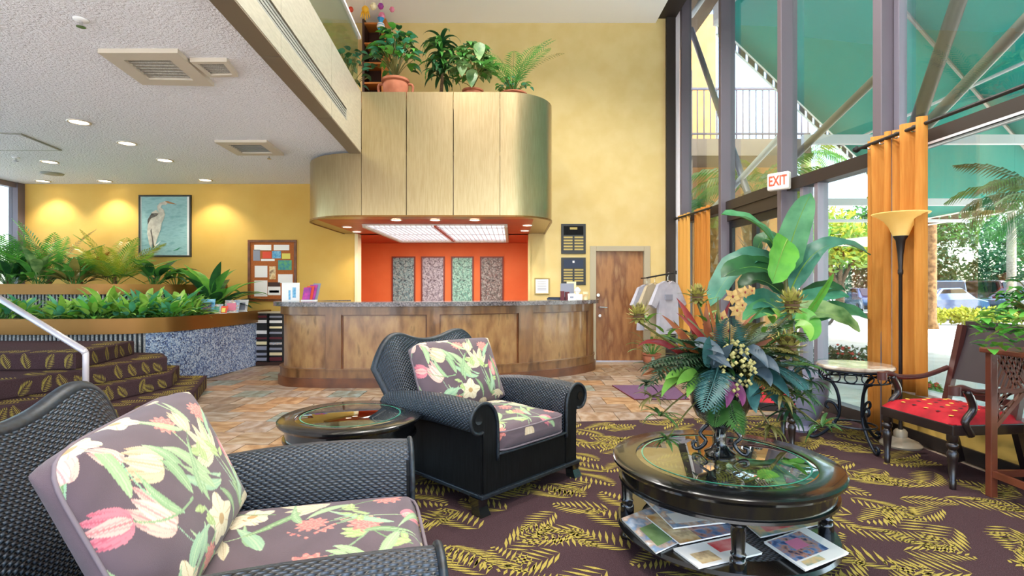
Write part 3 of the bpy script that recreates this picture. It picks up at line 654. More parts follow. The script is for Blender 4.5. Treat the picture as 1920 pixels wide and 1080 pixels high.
# items on desk
t = thing('brochure_stand', 'white card brochure stand on the left end of the desk', 'brochure', at(545, 566, 7.9)); t.location.z = 1.158
obj('card', MB().box(-.13, .13, -.005, .005, 0, .27), 'paper_white', t); obj('picture', MB().box(-.03, .0, -.007, -.005, .02, .16).box(.03, .08, -.007, -.005, .05, .2), 'print_blue', t); obj('foot', MB().box(-.1, .1, 0, .09, 0, .01), 'paper_white', t)
t = thing('leaflet_holder', 'clear holder with magenta and purple leaflets on the desk', 'brochure', at(575, 566, 7.85)); t.location.z = 1.158
for k in range(4): obj('leaflet', MB().extr([(-.06+.03*k, -.03+.02*k, .0), (.05+.03*k, -.03+.02*k, 0), (.07+.04*k, .0+.02*k, .2+.02*k), (-.04+.04*k, .0+.02*k, .2+.02*k)], (0, .004, 0)), ['magenta', 'print_red', 'magenta', 'print_grey'][k], t)
obj('tray', MB().box(-.07, .14, -.05, .06, 0, .02), 'white_plastic', t)
base = at(1075, 560, 8.75)
def desk_item(name, label, cat, u, parts, Y=8.85):
    p = at(u, 560, Y); t = thing(name, label, cat, (p.x, p.y, 1.158))
    for nm, m, b in parts: obj(nm, b, m, t)
desk_item('keyboard', 'dark navy keyboard lying on the right end of the desk', 'keyboard', 1045, [('case', 'navy', MB().box(-.17, .17, -.06, .06, 0, .03)), ('keys', 'black_paint', MB().box(-.15, .15, -.05, .05, .03, .04))])
desk_item('card_box', 'dark red leaflet boxes on the right end of the desk', 'box', 1059, [('box', 'dark_red', MB().box(-.07, -.01, -.05, .05, 0, .14)), ('box', 'dark_red', MB().box(.005, .07, -.05, .05, 0, .13))], 8.7)
desk_item('desk_sign', 'small white desk sign with grey print', 'sign', 1072, [('plate', 'paper_white', MB().extr([(-.06, -.02, 0), (.06, -.02, 0), (.06, .03, .1), (-.06, .03, .1)], (0, .006, 0))), ('print', 'print_grey', MB().box(-.03, .03, -.006, -.002, .03, .06)), ('foot', 'paper_white', MB().box(-.06, .06, -.02, .05, 0, .006))], 8.6)
desk_item('tissue_box', 'white tissue box with a tissue pulled up on the desk', 'box', 1083, [('box', 'paper_white', MB().box(-.07, .07, -.06, .06, 0, .09)), ('tissue', 'paper_white', MB().lathe([(.02, .09), (.06, .15), (.02, .2), (.004, .21)], n=7))], 8.8)
desk_item('cup', 'cream paper cup at the far right of the desk', 'cup', 1098, [('body', 'trim_cream', MB().lathe([(.035, 0), (.048, .13), (.044, .13), (.033, .01)], n=16)), ('sleeve', 'mag_gold', MB().lathe([(.041, .04), (.046, .09)], n=16, caps=False))], 8.75)
desk_item('document_rack', 'pale document rack with cards behind the tissue box on the desk', 'rack', 1066, [('sheet', 'print_grey', MB().box(-.13, .1, .08, .09, 0, .27)), ('sheet', 'trim_cream', MB().box(-.02, .14, .1, .11, 0, .3)), ('base', 'white_plastic', MB().box(-.13, .14, .05, .13, 0, .02))], 8.95)
# ---------------------------------------------------------------- things on the back wall
def wall_rect(u0, v0, u1, v1, Y=YB): a, c = at(u0, v1, Y), at(u1, v0, Y); return a.x, c.x, a.z, c.z
def framed(name, label, cat, u0, v0, u1, v1, fw, fm, inner, Y=YB, depth=.035, fname='frame'):
    x0, x1, z0, z1 = wall_rect(u0, v0, u1, v1, Y); cx, cz = (x0+x1)/2, (z0+z1)/2; hw, hh = (x1-x0)/2, (z1-z0)/2
    t = thing(name, label, cat, (cx, Y-.003, cz))
    b = MB().box(-hw, hw, -depth, 0, hh-fw, hh).box(-hw, hw, -depth, 0, -hh, -hh+fw).box(-hw, -hw+fw, -depth, 0, -hh+fw, hh-fw).box(hw-fw, hw, -depth, 0, -hh+fw, hh-fw)
    obj(fname, b, fm, t, bevel=.004); obj('backing', MB().box(-hw+fw*.8, hw-fw*.8, -depth*.5, -.002, -hh+fw*.8, hh-fw*.8), inner, t)
    return t, hw, hh
t, hw, hh = framed('heron_painting', 'framed painting of a white heron on a pale blue ground', 'painting', 262, 366, 360, 482, .03, 'frame_dark', 'canvas_blue')
obj('inner_mat', MB().box(hw-.075, hw-.03, -.02, -.017, -hh+.03, hh-.03).box(-hw+.03, -hw+.045, -.02, -.017, -hh+.03, hh-.03), 'paper_white', t)
def flat(poly, m, nm, d, par): # poly in unit picture coords 0..1 (x right, y up)
    obj(nm, MB().extr([(-hw+x*2*hw, -d, -hh+y*2*hh) for x, y in poly], (0, .002, 0)), m, par)
body = [(.2, .16), (.16, .35), (.16, .5), (.19, .62), (.25, .72), (.33, .76), (.4, .72), (.43, .66), (.5, .6), (.46, .48), (.4, .42), (.36, .32), (.31, .2), (.28, .14), (.26, .3), (.23, .14)]
flat([(.17, .5), (.16, .38), (.2, .2), (.24, .14), (.27, .3), (.3, .14), (.36, .32), (.42, .45), (.44, .58), (.4, .7), (.33, .76), (.25, .72), (.19, .62)], 'heron_white', 'heron_body', .022, t)
flat([(.36, .62), (.4, .7), (.36, .76), (.35, .82), (.4, .87), (.5, .9), (.56, .88), (.52, .84), (.44, .84), (.42, .8), (.48, .76), (.5, .68), (.47, .6), (.42, .52)], 'heron_white', 'heron_neck', .0235, t)
flat([(.5, .9), (.56, .9), (.74, .845), (.56, .865)], 'bill', 'bill', .0245, t)
flat([(.17, .6), (.17, .52), (.23, .62), (.34, .66), (.38, .7), (.32, .71), (.24, .7)], 'heron_grey', 'wing', .0245, t)
flat([(.24, .46), (.27, .3), (.3, .16), (.27, .14), (.25, .3), (.22, .42)], 'heron_grey', 'leg_shadow', .0245, t)
flat([(.27, .16), (.42, .26), (.36, .2), (.3, .15)], 'paper_white', 'grass_tuft', .0245, t)
flat([(.65, .1), (.8, .16), (.74, .11)], 'leaf_teal', 'grass_tuft', .0245, t)
t, hw, hh = framed('bulletin_board', 'cork bulletin board in a brown wooden frame with pinned papers', 'bulletin board', 466, 450, 557, 565, .045, 'frame_wood', 'cork')
for (x0, y0, x1, y1, m) in [(.13, .83, .48, .92, 'paper_white'), (.53, .83, .85, .92, 'paper_white'), (.11, .66, .25, .84, 'print_grey'), (.3, .70, .48, .81, 'print_red'), (.5, .7, .68, .82, 'print_blue'), (.7, .69, .87, .78, 'print_yellow'), (.27, .655, .55, .69, 'paper_white'),
                             (.62, .51, .9, .67, 'print_teal'), (.14, .39, .4, .58, 'paper_white'), (.44, .36, .57, .57, 'mag_gold'), (.62, .3, .92, .44, 'paper_white'), (.13, .08, .4, .34, 'paper_white'), (.41, .1, .67, .24, 'paper_white'), (.41, .24, .66, .31, 'shelf_dark'), (.44, .14, .64, .18, 'print_blue')]:
    obj('pinned_paper', MB().box(-hw+x0*2*hw, -hw+x1*2*hw, -.022, -.019, -hh+y0*2*hh, -hh+y1*2*hh), m, t)
for i, (v0, v1, lb) in enumerate(((420, 476, 'upper black plaque board with brass name plates'), (483, 534, 'lower black plaque board with brass name plates'))):
    x0, x1, z0, z1 = wall_rect(1052, v0, 1098, v1); t = thing('plaque_board', lb, 'plaque', ((x0+x1)/2, YB-.003, (z0+z1)/2), group='plaque boards right of the desk'); hw, hh = (x1-x0)/2, (z1-z0)/2
    obj('board', MB().box(-hw, hw, -.025, 0, -hh, hh), 'plaque', t, bevel=.004)
    obj('header_plate', MB().box(-hw*.8, hw*.8, -.029, -.025, hh*.25, hh*.85), 'navy' if i else 'black_side', t)
    obj('emblem', MB().box(-hw*.3, hw*.3, -.032, -.029, hh*.62, hh*.76) if not i else MB().box(-hw*.08, hw*.08, -.032, -.029, hh*.6, hh*.76), 'plaque_gold' if i == 0 else 'paper_white', t)
    for k in range(5):
        for s in (-1, 1):
            obj('name_plate', MB().box(s*hw*.44-hw*.36, s*hw*.44+hw*.36, -.029, -.025, hh*(.1-.2*k)-hh*.065, hh*(.1-.2*k)+hh*.05), 'plaque_gold', t)
t, hw, hh = framed('framed_certificate', 'small framed white certificate beside the orange alcove', 'certificate', 1002, 521, 1030, 552, .02, 'plaque_gold', 'paper_white', depth=.02)
b = MB()
for k in range(6): b.box(-hw*.6, hw*.6, -.0125, -.0105, hh*(.55-.2*k)-.004, hh*(.55-.2*k)+.004)
obj('text_lines', b, 'print_grey', t)
for i, (u0, u1) in enumerate(((735, 779), (790, 834), (846, 888), (900, 944))):
    x0, x1, z0, z1 = wall_rect(u0, 481, u1, 578, 11.9); t = thing('mosaic_panel', ['leftmost blue-grey mosaic panel', 'second mosaic panel, pale mauve-grey', 'third mosaic panel, green-tinted', 'rightmost mosaic panel, dark brown-grey'][i]+' on the orange wall', 'wall panel', ((x0+x1)/2, 11.897, (z0+z1)/2), group='mosaic panels on the orange wall'); hw, hh = (x1-x0)/2, (z1-z0)/2
    obj('frame', MB().box(-hw, hw, -.03, 0, hh-.03, hh).box(-hw, hw, -.03, 0, -hh, -hh+.03).box(-hw, -hw+.03, -.03, 0, -hh+.03, hh-.03).box(hw-.03, hw, -.03, 0, -hh+.03, hh-.03), 'mosaic_frame', t)
    obj('mosaic_face', MB().box(-hw+.028, hw-.028, -.022, -.001, -hh+.028, hh-.028), ['mosaic_a', 'mosaic_b', 'mosaic_c', 'mosaic_d'][i], t)
# wooden door
dd = sempty('door_2', 'brown veneered wooden door right of the desk')
obj('door_slab', MB().box(DX0+.05, DX1-.05, YB+.06, YB+.11, .01, DZ-.04), 'door_wood', dd)
b = MB().box(DX0-.07, DX0+.045, YB-.02, YB+.15, 0, DZ+.05).box(DX1-.045, DX1+.07, YB-.02, YB+.15, 0, DZ+.05).box(DX0+.045, DX1-.045, YB-.02, YB+.15, DZ-.045, DZ+.05)
obj('door_frame', b, 'taupe_paint', dd, bevel=.008)
hx_, hz_ = DX0+.12, 1.0
obj('door_lever', MB().tube([(hx_, YB+.06, hz_), (hx_, YB-.0, hz_), (hx_+.13, YB-.0, hz_-.01)], .013, 8).lathe([(.03, 0), (.03, .012)], (hx_, YB+.05, hz_-.006), 12), 'chrome', dd)
obj('door_lock', MB().tube([(hx_, YB+.06, hz_-.16), (hx_, YB+.03, hz_-.16)], .028, 12), 'chrome', dd)
obj('light_strike', MB().tube([(hx_-.03, YB+.06, hz_+.22), (hx_-.03, YB+.02, hz_+.22)], .03, 12), 'chrome', dd)
# baseboard
struct('baseboard_back', MB().box(AX1+.02, DX0-.08, YB-.018, YB-.001, 0, .1).box(-4.4, AX0-.06, YB-.018, YB-.001, 0, .1), 'dark_bronze', 'dark baseboard along the yellow back wall')
# shirt rail
def shirt(t, p, m, sc=1., ang=0.):
    R = Matrix.Rotation(ang, 4, 'Z'); q = lambda x, z, y: p+R @ Vector((x*sc, y, z*sc))
    out = [(-.06, 0), (-.18, -.05), (-.33, -.32), (-.24, -.37), (-.17, -.26), (-.19, -.72), (.19, -.72), (.17, -.26), (.24, -.37), (.33, -.32), (.18, -.05), (.06, 0), (0, -.04)]
    b = MB(); rows = []
    n = len(out); fr = [q(x, z, -.035+.012*math.sin(i*2.1)) for i, (x, z) in enumerate(out)]; bk = [q(x, z, .035) for x, z in out]
    b.add(fr+bk, [tuple(range(n))]+[tuple(range(2*n-1, n-1, -1))]+[(i, n+i, n+(i+1) % n, (i+1) % n) for i in range(n)]); return b
a, c = at(1212, 521, 9.35), at(1266, 511, 9.0); t = thing('clothes_rail', 'short black wall rail for hanging shirts beside the wooden door', 'rail', (a.x, a.y, a.z)); o_ = Vector(a)
obj('rod', MB().tube([Vector((0, 0, 0)), c-o_], .014, 8), 'black_paint', t)
obj('end_cap', MB().lathe([(.03, -.03), (.03, .03)], tuple(c-o_), 10), 'black_paint', t); obj('wall_bracket', MB().tube([(.02, 0, 0), (.02, YB-o_.y-.002, 0)], .012, 6), 'black_paint', t)
for k, (f, m, lb) in enumerate(((.02, 'shirt', 'grey T-shirt at the door end of the rail'), (.3, 'shirt_tan', 'beige shirt hanging between the two grey shirts'), (.75, 'shirt', 'pale grey T-shirt nearest the orange curtains, printed on the chest'))):
    p = a.lerp(c, f); s = thing('hanging_shirt', lb, 'shirt', (p.x, p.y, p.z-.02), group='shirts on the rail'); body = shirt(s, Vector((0, 0, -.1)), m, 1.25 if k == 2 else 1.1, .5)
    obj('shirt_body', body, m, s); obj('hanger', MB().tube([(0, 0, .034), (.02, 0, .05), (.025, 0, .02), (0, 0, -.03), (0, 0, -.1)], .004, 5).tube([(-.15, -.08, -.14), (0, 0, -.09), (.15, .08, -.14)], .006, 5), 'chrome', s)
    if k == 2: obj('chest_print', MB().extr([(-.07, -.08, -.42), (.07, -.0, -.42), (.07, -.0, -.33), (-.07, -.08, -.33)], (.01, -.02, 0)), 'print_grey', s)
# brochure rack left of the desk
x0, x1, z0, z1 = wall_rect(467, 588, 524, 700, 9.2); t = thing('brochure_rack', 'tall black brochure rack between planter and desk', 'rack', ((x0+x1)/2+.02, 9.35, 0)); hw = (x1-x0)/2; H = 1.35-.048*9.2
obj('cabinet', MB().box(-hw, hw, -.02, .3, 0, H), 'black_paint', t); obj('top_edge', MB().box(-hw-.02, hw+.02, -.05, .3, H, H+.025), 'taupe_paint', t); obj('side_trim', MB().box(-hw-.03, -hw, -.04, .3, 0, H), 'rim_bronze', t)
rr = random.Random(5)
for col in (-1, 1):
    for k in range(9):
        if k == 6 and col < 0: continue
        z = .08+k*.094; obj('leaflet', MB().box(col*hw*.5-.11, col*hw*.5+.1, -.045, -.02, z, z+rr.uniform(.03, .065)), rr.choice(['print_grey', 'paper_white', 'mag_a', 'dark_red', 'trim_cream', 'print_grey']), t)
obj('divider', MB().box(-.02, .02, -.04, -.02, 0, H), 'black_side', t)
obj('base', MB().box(-hw-.01, hw+.01, -.06, -.02, 0.0, .06), 'shelf_dark', t)
# ---------------------------------------------------------------- planters
PF = smooth2(PLANTER, 10)
pl = thing('lower_planter', 'curved fluted stone planter with a wide bronze rim at left', 'planter')
def resample(P, step):
    V = [Vector((x, y)) for x, y in P]; out = [V[0]]; acc = 0
    for a, b_ in zip(V[:-1], V[1:]):
        L = (b_-a).length; d = 0
        while acc+L-d >= step: d += step-acc; acc = 0; out.append(a.lerp(b_, min(1, d/L)))
        acc += L-d
    return [(p.x, p.y) for p in out]
def ribbed(P, z0, z1, pitch=.055, amp=.036, th=.06):
    Q = resample(P, pitch/6); V = [Vector((x, y, 0)) for x, y in Q]; N = len(V); out = []
    for i in range(N):
        t = (V[min(i+1, N-1)]-V[max(i-1, 0)]).normalized(); out.append(tuple((V[i]+Vector((t.y, -t.x, 0))*amp*abs(math.sin(PI*i/6)))[:2]))
    return wall_strip(MB(), out, z0, z1, th)
def flutes(P, z0, z1, pitch=.052, r=.015):
    m = MB()
    for x, y in resample(P, pitch): m.tube([(x, y, z0), (x, y, z1)], r, 6)
    return m
left = [p for p in PF if p[0] < -4.84]; right = [p for p in PF if p[0] >= -4.9]
obj('fluted_wall', wall_strip(MB(), [p for p in left if p[0] > -8.5], .3, .76, .06), 'flute_dark', pl)
o = obj('flute', flutes([p for p in left if p[0] > -7.6], .3, .76), 'rib_concrete', pl, smooth=True); o['kind'] = 'stuff'
obj('pebble_wall', wall_strip(MB(), offset(right, .012), 0, .76, .08), 'pebble_blue', pl, smooth=True, smooth_angle=40)
obj('rim', wall_strip(MB(), offset([p for p in PF if p[0] > -8.5], .045), .752, .952, .14), 'rim_bronze', pl, smooth=True, smooth_angle=40)
obj('soil', MB().prism([p for p in offset(PF, -.08) if p[0] > -8.5]+[(-4.56, 9.79), (-8.5, 9.79)], .84, .88), 'soil', pl)
UP = [(-8.9, 7.98), (-7.2, 7.98), (-6.45, 8.0), (-6.0, 8.2), (-5.7, 8.55), (-5.45, 9.0), (-5.25, 9.78)]; UF = smooth2(UP, 8)
up = thing('upper_planter', 'raised fluted stone planter with a bronze rim behind the lower one', 'planter')
obj('fluted_wall', wall_strip(MB(), [p for p in UF if p[0] > -8.8], .88, 1.26, .06), 'flute_dark', up)
o = obj('flute', flutes([p for p in UF if p[0] > -8.6], .88, 1.26), 'rib_concrete', up, smooth=True); o['kind'] = 'stuff'
obj('rim', wall_strip(MB(), offset(UF, .04), 1.255, 1.41, .12), 'rim_bronze', up, smooth=True, smooth_angle=40)
obj('soil', MB().prism(offset(UF, -.06)+[(-5.35, 9.79), (-8.9, 9.79)], 1.3, 1.35), 'soil', up)
# stairs
st = thing('carpeted_stairs', 'low stairs covered in plum fern carpet in front of the planter', 'stairs')
STEPS = [[(-4.05, 4.2), (-3.66, 6.15), (-4.12, 7.2), (-4.7, 7.2), (-8.9, 6.8), (-8.9, 4.2)], [(-4.35, 4.4), (-4.05, 6.35), (-4.35, 6.98), (-4.8, 7.0), (-8.9, 6.8), (-8.9, 4.4)],
         [(-4.66, 4.65), (-4.36, 5.6), (-4.2, 6.5), (-4.5, 6.88), (-4.95, 6.98), (-8.9, 6.8), (-8.9, 4.65)], [(-5.6, 5.4), (-4.5, 5.5), (-4.6, 6.0), (-4.8, 6.78), (-8.9, 6.8), (-8.9, 5.4)]]
STEPS[0] = [p for p in STEPS[0]]
for i, P in enumerate(STEPS):
    s = obj('step', MB().prism(P, .17*i if i else .0, .17*(i+1)), 'carpet', st, bevel=.012)
    f = MB(); rr = random.Random(20+i)
    for a, c in zip(P[:4], P[1:4]):
        a, c = Vector((*a, 0)), Vector((*c, 0)); d = (c-a); L = d.length; d.normalize(); n = Vector((d.y, -d.x, 0))
        k = int(L/.17)
        for j in range(k):
            q = a+d*(L*(j+.5)/max(k, 1))
            fern_on(f, q+Vector((0, 0, .17*i+.012))+n*.001, d, (0, 0, 1), n, 1.57+rr.uniform(-.9, .9), .44)
            fern_on(f, q-n*.03+Vector((0, 0, .17*(i+1))), d, -n, (0, 0, 1), 1.57+rr.uniform(-.5, .5), .7)
    fo = obj('fern_pattern', f, 'fern_gold', s); fo['kind'] = 'stuff'
hr = thing('handrail', 'pale painted steel handrail running up the stairs at left', 'handrail', (-4.02, 5.03, .34))
obj('post', MB().tube([(0, 0, 0), (0, 0, .39), (-.01, 0, .41)], .026, 12), 'rail_paint', hr, smooth=True); obj('rail', MB().tube([(0, 0, .39), (-.02, .0, .42), (-1.3, .36, .99)], .03, 12), 'rail_paint', hr, smooth=True)
# ---------------------------------------------------------------- floral fabric painted into vertex colours
def floral(X, Y, seed, fl, w=.8, h=.6):
    rg = random.Random(seed); C = np.empty(X.shape+(3,)); C[:] = lin('#57454c')
    C *= (1+.06*np.sin(X*37+3*np.sin(Y*23)))[..., None]
    def put(mask, col, a=1.):
        c = np.array(lin(col) if isinstance(col, str) else col); C[mask] = C[mask]*(1-a)+c*a
    def local(x0, y0, ang): dx, dy = X-x0, Y-y0; c, s = math.cos(ang), math.sin(ang); return dx*c+dy*s, -dx*s+dy*c
    def petal(x0, y0, ang, L, Wd, col, vein=None, bend=0., p=.8):
        s, t = local(x0, y0, ang); t = t-bend*np.clip(s, 0, L)**2/L; k = np.clip(s/L, 0, 1); m = (s > 0) & (s < L) & (np.abs(t) < Wd*np.sin(PI*k**p)**.8)
        put(m, col)
        if vein: put(m & (np.abs(t) < Wd*.12), vein, .6); put(m & (np.abs(np.abs(t)-Wd*.5*(1-k*.6)) < Wd*.1), vein, .3)
    def stem(x0, y0, x1, y1, x2, y2, wd, col):
        for i in range(40):
            k = i/39; px = x0*(1-k)**2+x1*2*k*(1-k)+x2*k*k; py = y0*(1-k)**2+y1*2*k*(1-k)+y2*k*k
            put((X-px)**2+(Y-py)**2 < (wd*(1.1-.4*k))**2, col)
    def tulip(x, y, a, s, cols):
        for d, l in ((.75, .85), (-.75, .85), (.38, 1.05), (-.38, 1.05), (0, 1.0)): petal(x, y, a+d, s*l, s*.165, cols[0 if abs(d) > .3 else 1], cols[2], bend=-d*.5, p=.7)
    def carn(x, y, R, cols):
        s, t = X-x, Y-y; r = np.hypot(s, t); th = np.arctan2(t, s); m = r < R*(.86+.14*np.sin(th*11)); put(m, cols[0]); put(m & (np.sin(r/R*16+2*np.sin(th*7)) > .35), cols[1], .7)
    def rose(x, y, R, cols):
        s, t = X-x, Y-y; r = np.hypot(s, t); th = np.arctan2(t, s); m = r < R*(.85+.15*np.sin(th*5+1)); put(m, cols[0]); put(m & (np.abs(np.sin(th*5)) < .18) & (r > R*.25), cols[1], .6); put(r < R*.22, cols[1])
    def lily(x, y, a, s, cols):
        for k in range(6): petal(x, y, a+(k-2.5)*.5, s*(1 if k % 2 else .8), s*.13, cols[0], cols[1])
    G = ['#7f9c70', '#93a87c', '#6a8858', '#88a888']
    for e in fl:
        k, x, y, a, s = e
        bx, by = x-math.cos(a)*s*1.9+rg.uniform(-.03, .03), y-math.sin(a)*s*1.9
        if k != 'leaf': stem(bx, by, x-math.cos(a)*s*.9-math.sin(a)*.05, y-math.sin(a)*s*.9+math.cos(a)*.05, x, y, .0042, rg.choice(G))
        if k == 'tulip': tulip(x, y, a, s, rg.choice([('#cfa898', '#d8bcaa', '#a8505f'), ('#c8b090', '#d4c2a4', '#a07a54')]))
        elif k == 'pink': tulip(x, y, a, s, ('#c4707a', '#d6a296', '#9a3048'))
        elif k == 'carn': carn(x, y, s*.55, ('#c46c64', '#d69484'))
        elif k == 'rose': rose(x, y, s*.62, ('#d6c8aa', '#b08c58'))
        elif k == 'lily': lily(x, y, a, s, ('#cdbfa0', '#a08660'))
        elif k == 'leaf':
            petal(x, y, a, s*1.8, s*.2, rg.choice(G), '#b4c49a', bend=rg.uniform(-.7, .7))
        if k in ('tulip', 'lily', 'rose'):
            petal(bx, by, a+.5, s*1.5, s*.14, rg.choice(G), '#b4c49a', bend=-.5)
        if k == 'carn':
            for q in range(4): petal(bx+rg.uniform(0, .05)*math.cos(a), by+rg.uniform(0, .05)*math.sin(a), a+rg.choice((-1, 1))*rg.uniform(.6, 1.3), s*.55, s*.12, '#93a566', '#c3cf94')
    return C
def cushion(name, w, h, th, nu, nv, seed, fl, pw, crown=.02):
    rg = random.Random(seed+50); fl = list(fl)
    for _ in range(500):
        x, y = rg.uniform(-w/2-.08, w/2+.08), rg.uniform(-h/2-.08, h/2+.08)
        if all(math.hypot(x-e[1], y-e[2]) > .15 for e in fl): fl.append((rg.choice(['tulip', 'leaf', 'carn', 'pink', 'lily', 'rose', 'leaf']), x, y, rg.uniform(.6, 2.6), rg.uniform(.09, .13)))
    """pillow in the XY plane (w along x, h along y), thickness along z, with dense front for the print"""
    def sp(n): t = np.linspace(-1, 1, n); return np.sign(t)*(1-(1-np.abs(t))**1.6)
    a = sp(nu); b = sp(nv); A, B = np.meshgrid(a, b)
    rc = .12/ (w/2); 
    # rounded rectangle footprint
    e = 9 if pw > 3 else 7
    sc = 1/np.maximum(1, (np.abs(A)**e+np.abs(B)**e))**(1/e)
    Xp = A*sc*w/2; Yp = B*sc*h/2
    edge = np.clip(1-np.maximum(np.abs(A), np.abs(B)), 0, 1); k = np.clip(edge/pw_edge(pw), 0, 1); H = th/2*np.sqrt(np.clip(1-(1-k)**2, 0, 1))
    H += crown*(1-A*A)*(1-B*B)+.004*np.sin(A*5+seed)*np.sin(B*4)*k
    V1 = np.stack([Xp, Yp, H], -1).reshape(-1, 3); idx = np.arange(nu*nv).reshape(nv, nu)
    q = np.stack([idx[:-1, :-1], idx[:-1, 1:], idx[1:, 1:], idx[1:, :-1]], -1).reshape(-1, 4)
    # coarse back
    s = 6; V2 = np.stack([Xp, Yp, -H], -1)[::s, ::s]; n2v, n2u = V2.shape[:2]; V2 = V2.reshape(-1, 3); id2 = np.arange(n2u*n2v).reshape(n2v, n2u)+nu*nv
    q2 = np.stack([id2[:-1, :-1], id2[1:, :-1], id2[1:, 1:], id2[:-1, 1:]], -1).reshape(-1, 4)
    V = np.concatenate([V1, V2]); F = np.concatenate([q, q2]); me = bpy.data.meshes.new(name)
    me.vertices.add(len(V)); me.vertices.foreach_set('co', V.ravel()); me.loops.add(F.size); me.loops.foreach_set('vertex_index', F.ravel().astype(np.int32))
    me.polygons.add(len(F)); me.polygons.foreach_set('loop_start', np.arange(0, F.size, 4, dtype=np.int32)); me.polygons.foreach_set('use_smooth', np.ones(len(F), bool)); me.update(calc_edges=True); me.validate()
    # pattern runs over the edge
    arcx = Xp+np.sign(A)*(th/2-H)*(np.abs(A) >= np.abs(B)); arcy = Yp+np.sign(B)*(th/2-H)*(np.abs(B) > np.abs(A))
    C = floral(arcx, arcy, seed, fl).reshape(-1, 3); C2 = floral(V2[:, 0], V2[:, 1], seed, []).reshape(-1, 3); CC = np.concatenate([C, C2]); CC = np.concatenate([CC, np.ones((len(CC), 1))], 1)
    ca = me.color_attributes.new('Col', 'FLOAT_COLOR', 'POINT'); ca.data.foreach_set('color', CC.astype(np.float32).ravel()); me.materials.append(MATS['floral'])
    # piping loop
    m = MB(); P = []; r = max(.03, .10 if pw < 3 else .05)
    N = 72
    for i in range(N):
        t = 2*PI*i/N; c, s_ = math.cos(t), math.sin(t); k2 = 1/(abs(c)**e+abs(s_)**e)**(1/e); P.append((c*k2*w/2, s_*k2*h/2, 0))
    m.tube(P, .006, 6, closed=True); return me, m
def pw_edge(pw): return .16 if pw > 3 else .55
FL_P = [('rose', -.02, -.15, .6, .15), ('tulip', -.24, -.05, 2.2, .16), ('lily', .12, .02, 1.9, .15), ('tulip', -.17, .10, 2.6, .15), ('carn', .22, .17, 1.2, .10), ('pink', .25, -.07, 1.5, .12), ('carn', -.02, .2, 1.8, .10), ('leaf', .02, -.05, 2.0, .13), ('leaf', -.1, -.02, 1.7, .12), ('tulip', .05, .13, 1.2, .11), ('leaf', -.28, -.18, .8, .1), ('tulip', -.3, .17, 2.0, .12), ('carn', .32, .02, .8, .09), ('lily', .28, -.2, 4.4, .1), ('rose', -.3, -.2, 3.6, .11), ('leaf', .18, -.2, 1.2, .1), ('pink', -.36, .03, 2.9, .13), ('lily', .36, .2, .6, .12), ('leaf', -.33, .08, 1.3, .12), ('leaf', .33, -.12, 1.8, .12), ('tulip', .1, -.25, 5.0, .1), ('carn', -.14, -.22, 4.2, .09)]
FL_S = [('carn', -.14, -.02, 2.4, .12), ('carn', .06, -.16, .8, .12), ('lily', .22, -.02, 1.0, .15), ('tulip', -.2, .2, 1.8, .15), ('rose', .2, .2, .4, .12), ('leaf', -.05, .1, .4, .12), ('tulip', -.24, -.24, 3.9, .13), ('pink', .12, -.3, 5.0, .12), ('leaf', .0, -.28, 2.6, .11), ('lily', .05, .24, 2.2, .13), ('carn', .28, -.26, 5.2, .1), ('tulip', -.05, -.38, 4.6, .12), ('leaf', .25, -.12, 2., .1), ('pink', -.32, .02, 3.0, .1), ('carn', -.3, -.36, 4, .1), ('tulip', .3, .06, .2, .11)]
pil_me, pil_pipe = cushion('pillow', .76, .52, .20, 330, 230, 3, FL_P, 2, .015)
seat_me, seat_pipe = cushion('seat_cushion', .655, .74, .145, 260, 290, 4, FL_S, 4, .025)
